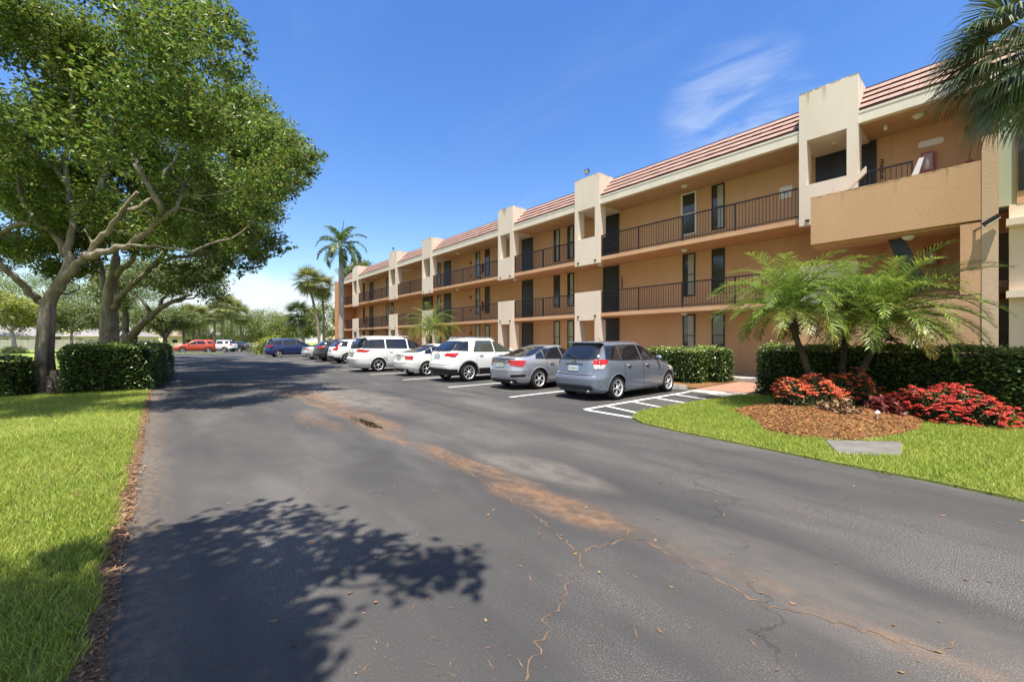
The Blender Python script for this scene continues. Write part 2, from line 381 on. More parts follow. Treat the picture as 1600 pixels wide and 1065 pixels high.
M['soffit'] = mat("soffit_paint", (.50, .33, .19), .85, noise=.06, scale=2)
M['terra'] = stucco_mat("terracotta_stucco", (.52, .26, .13), (.56, .29, .15), None)
M['tile'] = mat("roof_tile", (.285, .17, .135), .8, alt=(.34, .215, .175), altamt=.8, scale=1.6, stretch=(.6, 2, 2), bump=.2, bscale=20, island=.10)
M['tile_dark'] = mat("tile_underlay_shade", (.035, .014, .011), .9)  # painted shadow on the tile butts, also the underlay sheet
M['flatroof'] = mat("flat_roof", (.42, .40, .37), .9, noise=.1)
M['black_metal'] = mat("black_metal", (.014, .013, .014), .45, metal=.2, spec=.5)
M['door'] = mat("dark_door", (.016, .016, .024), .4, spec=.5)
M['doorframe'] = mat("door_frame", (.03, .026, .024), .5)
M['bronze'] = mat("bronze_frame", (.035, .028, .022), .4, metal=.4)
M['whiteframe'] = mat("white_frame", (.70, .70, .68), .5)
M['winglass'] = mat("window_glass", (.035, .038, .036), .06, spec=.8)
M['curtain'] = mat("window_curtain", (.33, .33, .29), .7, noise=.15, scale=3, stretch=(14, 14, .3), coat=.6)
M['white'] = mat("white_plastic", (.75, .74, .71), .5)
M['lampglass'] = mat("lamp_glass", (.72, .70, .62), .25)
M['red'] = mat("red_enamel", (.30, .02, .02), .35)
M['steel'] = mat("grey_steel", (.33, .35, .33), .45, metal=.5)
M['greenpanel'] = mat("shutter_panel", (.36, .40, .30), .6)
M['stair_shade'] = mat("shaded_stair_underside", (.03, .035, .055), .6)
M['bark1'] = bark_mat("fig_bark", (.22, .18, .145), (.34, .295, .245), (.13, .115, .085))
M['bark2'] = bark_mat("oak_bark", (.10, .085, .07), (.15, .13, .11), (.08, .075, .06))
M['barkpale'] = bark_mat("pale_bark", (.42, .39, .35), (.52, .49, .45), (.34, .33, .29))
M['palmtrunk'] = bark_mat("palm_trunk", (.23, .19, .15), (.32, .28, .23), (.17, .14, .11))
M['palmdark'] = bark_mat("date_palm_trunk", (.055, .044, .032), (.095, .08, .058), (.06, .055, .03))
M['slabgrey'] = mat("slab_concrete", (.17, .16, .145), .9, alt=(.09, .085, .075), altamt=.8, scale=4, bump=.3)
M['edge_soil'] = lawn_mat("edge_soil", (.12, .075, .04), (.20, .13, .07), (.08, .05, .03))
M['fibre'] = bark_mat("palm_fibre", (.055, .04, .028), (.10, .075, .05), (.05, .05, .025))
M['royal'] = bark_mat("royal_palm_trunk", (.38, .36, .33), (.47, .45, .42), (.30, .29, .26))
def leafm(name, c, isl=.4, tr=.35, rough=.42, spec=.45, alt=None): return mat(name, c, rough, spec=spec, island=isl, trans=tr, alt=alt, altamt=.75, scale=.55)
M['leaf_fig'] = leafm("fig_leaf", (.12, .20, .035), .65, .42, alt=(.165, .22, .04))
M['leaf_fig2'] = leafm("fig_leaf_light", (.21, .265, .05), .45, .42, alt=(.08, .135, .025))
M['leaf_oak'] = leafm("oak_leaf", (.10, .145, .04), .55, .38, .5, alt=(.15, .185, .055))
M['leaf_pale'] = leafm("pale_leaf", (.16, .21, .07), .4, .42, .5, alt=(.22, .26, .085))
M['leaf_yellow'] = leafm("yellow_leaf", (.34, .37, .05), .4, .42, .5, alt=(.17, .22, .04))
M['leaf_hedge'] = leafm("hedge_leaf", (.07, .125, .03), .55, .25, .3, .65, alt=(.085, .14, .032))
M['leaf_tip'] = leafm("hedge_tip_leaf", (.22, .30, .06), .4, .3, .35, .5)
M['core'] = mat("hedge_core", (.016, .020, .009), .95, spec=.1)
M['leaf_ixora'] = leafm("ixora_leaf", (.09, .11, .03), .5, .2, .35, .5, alt=(.11, .10, .035))
M['ixora_orange'] = mat("ixora_flower_orange", (.50, .11, .045), .7, island=.3, spec=.2)
M['ixora_red'] = mat("ixora_flower_red", (.42, .045, .025), .7, island=.3, spec=.2)
M['leaf_ti'] = leafm("burgundy_leaf", (.16, .035, .025), .5, .25)
M['frond'] = leafm("date_palm_frond", (.165, .265, .045), .55, .4, .36, .6, alt=(.27, .32, .06))
M['frond_dry'] = leafm("date_palm_frond_yellow", (.40, .33, .07), .4, .35, .4, .4)
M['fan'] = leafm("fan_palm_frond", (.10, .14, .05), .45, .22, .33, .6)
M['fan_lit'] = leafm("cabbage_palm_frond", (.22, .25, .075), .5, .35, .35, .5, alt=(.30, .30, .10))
M['royal_frond'] = leafm("royal_palm_frond", (.12, .19, .05), .45, .3, .35, .5)
M['crownshaft'] = mat("crownshaft", (.13, .24, .05), .4)
M['tyre'] = mat("tyre_rubber", (.018, .018, .019), .8, spec=.25)
M['alloy'] = mat("alloy_rim", (.70, .70, .71), .3, metal=.45)
M['well'] = mat("wheel_well", (.008, .008, .008), .95, spec=.1)
M['cladding'] = mat("black_cladding", (.022, .023, .026), .6)
M['carglass'] = mat("tinted_car_glass", (.010, .012, .015), .03, spec=.75, coat=.3)
M['carglass2'] = mat("clear_car_glass", (.05, .06, .05), .04, spec=.8, coat=.3)
M['seam'] = mat("panel_gap", (.012, .012, .013), .8)
M['chrome'] = mat("chrome", (.75, .75, .76), .15, metal=1.0)
M['tail'] = mat("tail_lamp", (.42, .012, .012), .12, coat=.6)
M['taillight2'] = mat("clear_lamp", (.55, .50, .48), .12, coat=.6)
M['plate'] = mat("number_plate", (.62, .63, .60), .5)
M['plate_mark'] = mat("plate_mark", (.25, .17, .10), .5)
M['plate_green'] = mat("plate_green", (.03, .12, .06), .5)
def paint(name, c, metal=.0, rough=.32): return mat(name, c, rough, metal=metal, coat=.9, spec=.5)
M['p_white'] = paint("white_car_paint", (.74, .74, .72))
M['p_blue'] = paint("grey_blue_car_paint", (.175, .20, .262), .35, .3)
M['p_silver'] = paint("silver_car_paint", (.40, .42, .46), .55, .3)
M['p_navy'] = paint("navy_car_paint", (.010, .026, .12), .25)
M['p_dark'] = paint("dark_car_paint", (.03, .031, .035), .3)
M['p_red'] = paint("orange_red_car_paint", (.50, .060, .025), .1)
M['p_grey'] = paint("light_grey_car_paint", (.50, .50, .50), .3)

# ------------------------------------------------------------------ setting: ground, road, lawns, markings
def sheet(name, poly, z, m, skirt=0.0, kind='structure', **kw):
    b = MB(); b.face([(p[0], p[1], z) for p in poly])
    if skirt:
        for i in range(len(poly)):
            p, q = poly[i], poly[(i + 1) % len(poly)]; b.face([(p[0], p[1], z), (p[0], p[1], z - skirt), (q[0], q[1], z - skirt), (q[0], q[1], z)])
    return b.build(name, m, kind=kind, **kw)
LAWN_R = [(30, 6.2), (10, 6.15), (3, 6.22), (.2, 6.3), (-.45, 6.42), (-1.3, 6.45), (-2.5, 6.6), (-3.6, 6.7), (-4.25, 6.85), (-4.65, 7.15), (-4.85, 7.6), (-4.9, 8.2), (-4.85, 9.0), (-4.75, 10.5), (-4.6, 12.2), (-4.4, 12.6), (30, 12.6)]
sheet('ground', [(-400, -400), (400, -400), (400, 400), (-400, 400)], -.06, M['far_lawn'])
sheet('asphalt_road', [(-64, -.23), (14, -.23), (14, 13.0), (-90, 13.0), (-90, -8), (-64, -8)], 0, M['asphalt'])
sheet('lawn', [(-17.6, -.26), (14, -.26), (14, -14), (-17.6, -14)], .02, M['soil'], .1)
sheet('lawn', [(-62, -.26), (-17.6, -.26), (-17.6, -9), (-62, -9)], .02, M['soil'], .1)
sheet('lawn', LAWN_R, .03, M['soil'], .12)
sheet('grass_strip', [(-66.4, -7), (-64.6, -7), (-64.6, 6.2), (-66.4, 6.2)], .05, M['far_lawn'], .1)
def soil_edge():
    b = MB(); rows = []; x = -17.0
    while x < 3:
        a = .045 * math.sin(x * 2.1) + .03 * math.sin(x * 7.3 + 1) + R.uniform(-.02, .02); rows.append([(x, -.33 + R.uniform(-.02, .02), .023), (x, -.26, .028), (x, -.235 + .2 * a, .014), (x, -.205 + .4 * a, .003)]); x += .07
    b.grid(rows); b.build('soil_edge', M['edge_soil'], kind='structure')
soil_edge()
sheet('side_street', [(-90, -21), (14, -21), (14, -14.6), (-90, -14.6)], -.045, M['asphalt'])
sheet('mulch_bed', [(-52, 13.0), (-6.15, 13.0), (-6.15, 17.9), (-52, 17.9)], .05, M['mulch'], .12)
sheet('walkway_slab', [(-51.2, 16.4), (.6, 16.4), (.6, 18.4), (-51.2, 18.4)], .17, M['concrete'], .2)
sheet('footpath', [(-6.1, 12.95), (-4.45, 12.95), (-4.45, 16.35), (-6.1, 16.35)], .035, M['brick'], .05)
sheet('path_apron', [(-6.05, 12.2), (-4.62, 12.2), (-4.5, 12.93), (-6.05, 12.93)], .02, M['concrete'], .05)
# mulch mound round the date palms
def mound():
    cx, cy = -2.1, 9.9; pts = []
    outline = [(1.15, -.9), (.75, -2.0), (.15, -2.3), (-.35, -2.2), (-.9, -1.2), (-1.55, -.5), (-1.5, .7), (-.8, 1.7), (1.2, 2.3), (1.5, 1.9), (1.3, .7), (1.3, -.1)]
    n = len(outline); rows = []
    for k in range(48):
        t = k / 48 * n; i = int(t); f = t - i; f = f * f * (3 - 2 * f); a, b = outline[i % n], outline[(i + 1) % n]
        ox, oy = a[0] * (1 - f) + b[0] * f, a[1] * (1 - f) + b[1] * f
        rows.append([(cx + ox * r, cy + oy * r, .032 + .17 * (1 - r * r) + .012 * math.sin(9 * r + k)) for r in (1.03, .9, .75, .6, .45, .3, .15, .02)])
    b = MB(); b.grid(rows, closed_u=True); return b.build('mulch_mound', M['mulch'], kind='structure'), outline, cx, cy
mnd, MOUT, MCX, MCY = mound()
# inspection slab at the lawn edge
def inspection():
    p = [gnd(1290, 687, .05), gnd(1312, 709, .05), gnd(1408, 711, .05), gnd(1408, 689, .05)]
    b = MB(); b.face([tuple(q) for q in p]); 
    for i in range(4):
        a, c = p[i], p[(i + 1) % 4]; b.face([a, (a.x, a.y, -.05), (c.x, c.y, -.05), c])
    return b.build('concrete_slab', M['slabgrey'], label='flat grey concrete slab at the foot of the mulch mound', cat='slab')
inspection()

# painted markings
def stripe(a, b, wd=.1, z=.004):
    a = Vector((a[0], a[1])); b = Vector((b[0], b[1])); d = (b - a).normalized(); n = Vector((-d.y, d.x)) * wd / 2
    m = MB(); m.face([(*(a + n), z), (*(a - n), z), (*(b - n), z), (*(b + n), z)]); return m.build('parking_line', M['paint'], kind='structure')
for x in (-8.62, -11.8, -15.2, -18.6, -22.6, -26.2, -29.8, -33.4, -37.2, -41.2, -45, -49):
    stripe((x, 7.3), (x, 12.9))
stripe((-5.98, 7.28), (-5.98, 12.9), .11)
stripe((-5.93, 7.26), (-4.72, 7.24), .11)
for k in range(5):
    y0 = 8.05 + k * 1.08; stripe((-5.92, y0 + .0), (-4.80 + (.05 if k > 2 else 0), y0 - .55 + .25), .10)
# puddle in the swale
def puddle():
    c = Vector((-7.75, 2.95)); n = 26; b = MB()
    P = [(c.x + math.cos(2*math.pi*k/n) * .7 * (1 + .25 * math.sin(3*k) * .6 + R.uniform(-.12, .12)), c.y + math.sin(2*math.pi*k/n) * .11 * (1 + R.uniform(-.3, .3)) - .0 * k, .003) for k in range(n)]
    b.face(P); b.build('puddle', mat("puddle_water", (.016, .012, .009), .07, spec=.6), kind='structure')
puddle()
# open cracks that have silted up
def crack(pts, w0=.0042):
    b = MB(); P = [gnd(*p) for p in pts]; fine = []
    for a, c in zip(P, P[1:]):
        n = max(2, int((c - a).length / .028))
        for i in range(n): fine.append(a.lerp(c, i / n))
    fine.append(P[-1]); L = []
    for i, p in enumerate(fine):
        t = (fine[min(i+1, len(fine)-1)] - fine[max(i-1, 0)]).normalized(); nn = Vector((-t.y, t.x, 0))
        q = p + nn * R.gauss(0, .013); w = w0 * R.uniform(.5, 1.6); L.append([(q.x + nn.x*w, q.y + nn.y*w, .0025), (q.x - nn.x*w, q.y - nn.y*w, .0025)])
    b.grid(L, 0, False); return b.build('pavement_crack', crackm, kind='structure')
crackm = mat("crack_silt", (.23, .14, .075), .95, alt=(.035, .03, .028), altamt=1.0, scale=7)
crack([(990, 826), (960, 848), (925, 855), (905, 862), (908, 890), (885, 920), (880, 940), (855, 965), (850, 1000), (825, 1040), (822, 1064)])
crack([(905, 862), (870, 835), (850, 815), (760, 755), (700, 715)], .004)
crack([(1000, 842), (1100, 895), (1200, 945), (1290, 965), (1360, 990), (1400, 1000)], .005)
crack([(1400, 1000), (1470, 1015), (1500, 1000)], .003)
crack([(1110, 740), (1085, 725), (1060, 735), (1040, 760)], .003)
crack([(620, 675), (700, 720), (740, 745)], .004)
crack([(1240, 790), (1265, 810), (1262, 800)], .003)

# kerb stops in front of the parked cars
for i, (x, who) in enumerate(((-7.25, 'grey-blue hatchback'), (-10.3, 'silver saloon'), (-13.7, 'white crossover with black lower trim'), (-17.0, 'white saloon'), (-20.3, 'white minivan'))):
    b = MB(); b.prism([(-.08, 0), (.08, 0), (.055, .12), (-.055, .12)], 0, -.9, .9); 
    o = b.build('wheel_stop', M['concrete'], label='low concrete wheel stop at the nose of the ' + who, cat='wheel stop', group='wheel stops along the building'); o.location = (x, 12.82, .001)

# ---- grass blades
def blades(name, pts, hmin, hmax, wd, m, zbase=.02):
    n = len(pts); h = rng.uniform(hmin, hmax, n)[:, None]; a = rng.uniform(0, 2*np.pi, n)
    d = np.stack([np.cos(a), np.sin(a), np.zeros(n)], 1); lean = np.stack([rng.normal(0, .5, n), rng.normal(0, .5, n), np.ones(n)], 1) * h
    p = np.concatenate([pts, np.full((n, 1), zbase)], 1); ww = (wd * rng.uniform(.7, 1.3, n))[:, None]
    v = np.stack([p - d * ww, p + d * ww, p + d * ww * .35 + lean, p - d * ww * .35 + lean], 1).reshape(-1, 3)
    return np_mesh(name, v, quads_n(n), m, kind='stuff')
def in_poly(p, poly):
    poly = np.array(poly); r = np.zeros(len(p), bool); j = len(poly) - 1
    for i in range(len(poly)):
        c = ((poly[i,1] > p[:,1]) != (poly[j,1] > p[:,1])) & (p[:,0] < (poly[j,0]-poly[i,0]) * (p[:,1]-poly[i,1]) / (poly[j,1]-poly[i,1] + 1e-12) + poly[i,0]); r ^= c; j = i
    return r
def visible(p, mrg=.08):
    X = CS * p[:,0] + SN * p[:,1]; Z = -SN * p[:,0] + CS * p[:,1]
    return (Z > .5) & (np.abs(X / np.maximum(Z, .01)) < 1.25 + mrg)
def left_lawn():
    P = []
    for (x0, x1, y0, y1, dens) in ((-6, .5, -3.5, -.33, 7000), (-10, -6, -5, -.33, 3800), (-17.4, -10, -8, -.33, 1300)):
        n = int((x1-x0)*(y1-y0)*dens); P.append(np.stack([rng.uniform(x0, x1, n), rng.uniform(y0, y1 + .06, n)], 1))
    p = np.concatenate(P); p = p[visible(p)]
    e = p[:, 1] > -.27 - .03 * np.abs(np.sin(p[:, 0] * 3.1) + np.sin(p[:, 0] * 7.7)) ; p = p[~e]
    blades('grass', p,   .028, .062, .0033, M['blade'])
left_lawn()
def right_lawn():
    n = 210000; p = np.stack([rng.uniform(-5, 4.5, n), rng.uniform(6.2, 12.6, n)], 1)
    p = p[in_poly(p, LAWN_R) & visible(p)]
    q = (p - np.array([MCX, MCY])); k = in_poly(q, [(a*1.0, b*1.0) for a, b in MOUT]); p = p[~k]
    slab = [tuple(gnd(*c))[:2] for c in ((1283, 693), (1312, 709), (1408, 711), (1410, 697))]; p = p[~in_poly(p, [tuple(gnd(*c))[:2] for c in ((1282, 692), (1311, 714), (1410, 716), (1412, 696))])]
    blades('grass', p, .03, .062, .004, M['blade'], .03)
right_lawn()
def strip_grass():
    n = 16000; p = np.stack([rng.uniform(-62, -24, n), rng.uniform(-3.5, -.4, n)], 1); blades('grass', p, .05, .1, .02, M['blade'])
strip_grass()
# ---- dead leaves and twigs along the road edge, a few on the asphalt
def litter():
    n = 3200; x = rng.uniform(-17, .5, n); x = np.where(rng.random(n) < .5, rng.uniform(-7, 0.5, n), x)
    y = -.25 + rng.normal(0, .04, n)
    c = np.stack([x, y, np.full(n, .026) + rng.uniform(0, .02, n)], 1); v1 = leaf_quads(c, np.where(rng.random(n) < .2, rng.uniform(.035, .065, n), rng.uniform(.012, .032, n)), .5, 1.6)
    m = 460; c = np.stack([rng.uniform(-14, .6, m), rng.uniform(-.1, 6.2, m), np.full(m, .008)], 1); v2 = leaf_quads(c, rng.uniform(.015, .05, m), .5, 4)
    m2 = 500; c = np.stack([rng.uniform(-4, .2, m2), rng.uniform(0, 2.4, m2), np.full(m2, .006)], 1); v3 = leaf_quads(c, rng.uniform(.02, .07, m2), .07, 6)
    m3 = 700; c = np.stack([rng.uniform(-9, -.5, m3), rng.uniform(-2.5, -.35, m3), np.full(m3, .05)], 1); v4 = leaf_quads(c, rng.uniform(.02, .06, m3), .5, 2)
    m4 = 160; c = np.stack([rng.uniform(-8.8, -6.6, m4), rng.normal(2.95, .16, m4), np.full(m4, .012)], 1); v5 = leaf_quads(c, rng.uniform(.015, .04, m4), .5, 2)
    v = np.concatenate([v1, v2, v3, v4, v5]); np_mesh('leaf_litter', v, quads_n(len(v)//4), M['litter'], kind='stuff')
litter()
def chips():
    n = 14000; a = rng.uniform(0, 2*np.pi, n); r = np.sqrt(rng.random(n)) * .98
    nn = len(MOUT); t = a/(2*np.pi)*nn; i = t.astype(int) % nn; f = t - t.astype(int); f = f*f*(3-2*f); O = np.array(MOUT); o = O[i]*(1-f)[:, None] + O[(i+1) % nn]*f[:, None]
    c = np.concatenate([np.array([MCX, MCY]) + o * r[:, None], (.045 + .17*(1-r*r))[:, None] + rng.uniform(0, .03, (n, 1))], 1)
    v = leaf_quads(c, rng.uniform(.04, .09, n), .25, 1.6); np_mesh('mulch_chips', v, quads_n(n), M['chip'], kind='stuff')
chips()
# ------------------------------------------------------------------ the apartment building
WF = 16.64          # front plane of slabs and railings
WD = WF + 1.75      # recessed wall of the walkways
Z2B, Z2, Z3B, Z3, ZS, ZR, ZT = 2.78, 2.95, 5.57, 5.745, 8.36, 8.74, 9.92
PIERS = [(-4.25, -2.69), (-14.24, -12.64), (-20.71, -19.25), (-30.88, -29.28), (-37.45, -35.77), (-47.28, -45.68)]
END = -51.25
bld = empty('apartment_building', (-25, WF, 0), label='long three storey tan apartment building with tiled mansard and open railed walkways', cat='building')
BO = Vector((-25, WF, 0))
def bpart(b, name, m, parent=None, **kw):
    o = b.build(name, m, parent or bld, **kw)
    if parent is None: o.location = -BO
    return o
# solid volume behind the walkways
b = MB(); b.box((END + .02, WD, .0), (.42, 30, ZS + .3)); bpart(b, 'wall', M['tan'])
# floors, soffits
for (z0, z1) in ((Z2B, Z2), (Z3B, Z3)):
    b = MB(); b.box((END + .02, WF, z0), (.30, WD - .003, z1)); bpart(b, 'floor_slab', M['tan'])
b = MB(); b.box((END + .02, WF + .16, ZS + .02), (.42, WD - .003, ZS + .2)); bpart(b, 'soffit', M['soffit'])
# fascia boards and mansard between the piers
spans = [(END + .05, PIERS[5][0]), (PIERS[5][1], PIERS[4][0]), (PIERS[4][1], PIERS[3][0]), (PIERS[3][1], PIERS[2][0]), (PIERS[2][1], PIERS[1][0]), (PIERS[1][1], PIERS[0][0]), (PIERS[0][1], 2.6)]
for (a, c) in spans:
    b = MB(); b.box((a + .003, WF - .05, ZS), (c - .003, WF + .15, ZR)); b.box((a + .003, WF - .062, ZR - .07), (c - .003, WF - .0505, ZR - .004)); bpart(b, 'fascia', M['fascia'])
    # four courses of flat tile with the shadow under each painted near-black on its butt
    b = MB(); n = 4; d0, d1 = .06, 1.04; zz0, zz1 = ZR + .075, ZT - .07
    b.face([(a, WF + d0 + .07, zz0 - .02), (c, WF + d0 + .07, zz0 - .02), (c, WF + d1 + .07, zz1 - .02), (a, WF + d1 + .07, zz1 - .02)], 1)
    for k in range(n):
        f0, f1 = k / n, (k + 1) / n + .03
        y0, z0, y1, z1 = WF + d0 + (d1 - d0) * f0, zz0 + (zz1 - zz0) * f0, WF + d0 + (d1 - d0) * f1, zz0 + (zz1 - zz0) * f1
        o0, o1 = .068, .012   # lifted butt
        nx, nz = -.74, .67
        nt = max(1, int((c - a) / .33)); w = (c - a - .02) / nt
        for t in range(nt):
            x0 = a + .01 + t * w; x1 = x0 + w - .006; j = R.uniform(-.006, .006)
            p = [(x0, y0 + nx*(o0+j), z0 + nz*(o0+j)), (x1, y0 + nx*(o0+j), z0 + nz*(o0+j)), (x1, y1 + nx*o1, z1 + nz*o1), (x0, y1 + nx*o1, z1 + nz*o1)]
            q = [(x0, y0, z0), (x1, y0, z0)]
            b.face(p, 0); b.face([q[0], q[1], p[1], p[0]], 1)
            b.face([q[0], p[0], p[3], (x0, y1, z1)], 0); b.face([q[1], (x1, y1, z1), p[2], p[1]], 0)
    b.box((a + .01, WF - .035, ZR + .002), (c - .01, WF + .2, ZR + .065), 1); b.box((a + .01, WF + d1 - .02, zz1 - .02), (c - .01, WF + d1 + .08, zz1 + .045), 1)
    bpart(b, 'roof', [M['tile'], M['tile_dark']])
b = MB(); b.box((END + .05, WF + 1.05, ZS + .32), (2.6, 30, ZT - .06)); bpart(b, 'flat_roof', M['flatroof'])
# piers: open frame on the ground, solid panel on the first floor, framed tower on top
def pier(a, c, low=True):
    p, q = WF - .10, WF + .42
    b = MB(); pw = .3
    if low:
        b.box((a, p, 0), (a + pw, q, 2.60)); b.box((c - pw, p, 0), (c, q, 2.60)); 
        b.box((a, p, 2.60), (c, WF + .12, 4.06))
    else:
        b.box((a, p, 0), (a + pw, q, 2.60)); b.box((a, p, 2.60), (c, WF + .12, 4.06))
    ob = bpart(b, 'pier', M['cream']); b = MB()
    z0 = Z3B - .12
    b.box((a, p, z0), (c, WF + .12, 6.80))
    b.box((a, p, 6.80), (a + .22, q, 8.30)); b.box((c - .28, p, 6.80), (c, q, 8.30))
    b.box((a, p, 8.30), (c, WF + 1.9, ZT + .02))
    o = bpart(b, 'pier_tower', M['cream'])
    # drain scuppers
    s = MB()
    for z, par in ((z0 + .12, o), (2.60 + .18, ob)):
        for x in (a + .24, c - .26):
            s = MB(); s.box((x - .06, p - .035, z), (x + .06, p - .002, z + .06)); s.build('scupper', M['black_metal'], par)
for i, (a, c) in enumerate(PIERS): pier(a, c)
# far end wall, standing proud, terracotta
b = MB(); b.box((END - .35, WF - .7, 0), (END, 30, 8.7)); bpart(b, 'end_wall', M['terra'])
# railings
def railing(a, c, z, w=WF + .05):
    b = MB(); a += .02; c -= .02
    b.box((a, w - .025, z + 1.03), (c, w + .025, z + 1.075)); b.box((a, w - .015, z + .08), (c, w + .015, z + .11))
    n = max(2, round((c - a) / .115)); 
    for k in range(1, n): x = a + (c - a) * k / n; b.box((x - .008, w - .008, z + .11), (x + .008, w + .008, z + 1.03))
    np_ = max(1, round((c - a) / 2.1))
    for k in range(np_ + 1):
        x = a + (c - a) * k / np_; x = min(max(x, a + .022), c - .022); b.box((x - .022, w - .021, z + .002), (x + .022, w + .021, z + 1.028))
    bpart(b, 'railing', M['black_metal'])
bays = [(END + .02, PIERS[5][0]), (PIERS[5][1], PIERS[4][0]), (PIERS[4][1], PIERS[3][0]), (PIERS[3][1], PIERS[2][0]), (PIERS[2][1], PIERS[1][0]), (PIERS[1][1], PIERS[0][0])]
for (a, c) in bays:
    railing(a, c, Z2); railing(a, c, Z3)
railing(-2.69, -1.45, Z3, WF + .05)
# doors and windows
def door(x0, x1, z, h=2.6, grille=False):
    b = MB(); w = WD
    b.box((x0, w - .045, z + .004), (x0 + .06, w - .004, z + h)); b.box((x1 - .06, w - .045, z + .004), (x1, w - .004, z + h)); b.box((x0 + .06, w - .045, z + h - .07), (x1 - .06, w - .004, z + h)); b.box((x0 + .06, w - .044, z + 2.06), (x1 - .06, w - .004, z + 2.12))
    o = bpart(b, 'door_frame', M['doorframe'])
    b = MB(); b.box((x0 + .062, w - .03, z + .004), (x1 - .062, w - .005, z + 2.058)); b.box((x0 + .062, w - .028, z + 2.122), (x1 - .062, w - .005, z + h - .072))
    for k in range(3):
        zz = z + .2 + k * .62
        b.box((x0 + .17, w - .036, zz), (x1 - .17, w - .031, zz + .5))
    b.build('door', M['door'], o)
    k = MB(); k.tube([(x1 - .14, w - .036, z + 1.0), (x1 - .14, w - .09, z + 1.0)], .014); k.tube([(x1 - .15, w - .09, z + 1.0), (x1 - .26, w - .09, z + 1.0)], .011); k.build('door_handle', M['steel'], o)
    return o
def window(x0, x1, z, h=1.95, sill=.65, white=False, cur=0.0):
    m = M['whiteframe'] if white else M['bronze']; w = WD; za, zb = z + sill, z + sill + h; t = .05
    b = MB(); dd = .06 if white else .04
    if white: x0 -= .07; x1 += .07; t = .07
    b.box((x0, w - dd, za), (x0 + t, w - .004, zb)); b.box((x1 - t, w - dd, za), (x1, w - .004, zb)); b.box((x0 + t, w - dd, zb - t), (x1 - t, w - .004, zb)); b.box((x0 + t, w - dd, za), (x1 - t, w - .004, za + t)); b.box((x0 + t, w - dd + .008, za + h * .5 - .02), (x1 - t, w - .004, za + h * .5 + .02))
    o = bpart(b, 'window', m)
    b = MB(); zm = za + h * .5
    b.box((x0 + t + .002, w - .022, za + t), (x1 - t - .002, w - .006, zm - .021)); b.box((x0 + t + .002, w - .022, zm + .021), (x1 - t - .002, w - .006, zb - t)); b.build('pane', M['winglass'], o)
    if cur > 0:
        b = MB(); b.box((x0 + t + (x1-x0) * .35, w - .026, za + t + .01), (x1 - t - .003, w - .0225, zb - t - .01)); b.build('blind', M['curtain'], o)
for fi, z in enumerate((.172, Z2, Z3)):
    door(-13.78, -12.75, z); window(-9.28, -8.70, z, white=(fi == 2), cur=fi != 2); window(-7.96, -7.42, z, cur=(fi == 2) and .3)
    door(-20.42, -19.36, z); window(-17.5, -17.0, z, cur=.3 * (fi != 1)); window(-16.38, -15.88, z, cur=.3)
    door(-30.36, -29.3, z); window(-25.75, -25.2, z, cur=.3); window(-24.55, -24.0, z)
    door(-34.1, -32.95, z); window(-32.8, -32.3, z) ; window(-31.5, -31.0, z, cur=.3)
    door(-46.9, -45.8, z); window(-48.9, -48.4, z); window(-42.2, -41.6, z, cur=.3); window(-41.0, -40.5, z)
    door(-4.2, -3.15, z) if fi == 2 else None
    door(-3.05, -2.5, z) if fi == 2 else None
# ---- stair bay at the near end: parapet, fin, landings
SW = 15.45
b = MB(); b.box((-3.66, SW, 4.56), (-.14, SW + .18, 6.03)); bpart(b, 'stair_parapet', M['stair_tan'])
b = MB(); b.box((-3.66, SW + .182, 4.50), (-.14, WF + .0, 4.70)); b.box((-2.2, WF + .002, 2.1), (-2.05, WD - .003, Z2B-.003)); bpart(b, 'landing', M['tan'])
# stair flights rising behind the parapet, with pale sloping cheek walls
def flight(x0, z0, x1, z1, y0, y1, m):
    b = MB(); n = 9
    for k in range(n):
        xa = x0 + (x1 - x0) * k / n; xb = x0 + (x1 - x0) * (k + 1) / n; zt = z0 + (z1 - z0) * (k + 1) / n; lo, hi = min(xa, xb), max(xa, xb)
        b.box((lo, y0, zt - .32), (hi - .001, y1, zt))
    return b
b = flight(-1.1, 4.70, -3.3, Z3, SW + .5, WF - .12, None); bpart(b, 'stair_flight', M['tan'])
b = MB()
b.prism([(-3.5, 5.75), (-2.5, 6.75), (-2.5, 6.95), (-3.7, 5.75)][::-1], 1, WF - .11, WF + .0)
bpart(b, 'stair_cheek', M['cream'])
b = MB(); b.prism([(-1.6, 5.95), (-1.32, 6.75), (-1.22, 6.75), (-1.42, 5.95)][::-1], 1, WF - .25, WF - .17); bpart(b, 'stair_cheek', M['white'])
# fin wall with sloping head
b = MB(); b.prism([(SW - .012, 0), (WF + .5, 0), (WF + .5, 6.0), (SW + .5, 6.42), (SW + .2, 6.66), (SW - .012, 6.6)], 0, -.139, .13); bpart(b, 'fin_wall', M['fin'])
b = MB(); b.box((-.50, SW, 2.73), (-.14, SW + .3, 4.497)); bpart(b, 'stair_column', M['tan'])
b = MB(); b.box((-4.2, SW + .01, .9), (-.14, SW + .17, 2.72)); b.box((-4.2, SW + .172, 1.5), (-.14, WF - .003, 1.66)); bpart(b, 'stair_parapet', M['stair_tan'])
b = MB(); b.prism([(-1.95, 4.5), (-1.6, 4.5), (-1.05, 2.95), (-1.5, 2.95)][::-1], 1, WF - .5, WF - .42); bpart(b, 'shaded_stair_underside', M['stair_shade'])  # dark panel standing in for the stair underside, shade put into its colour
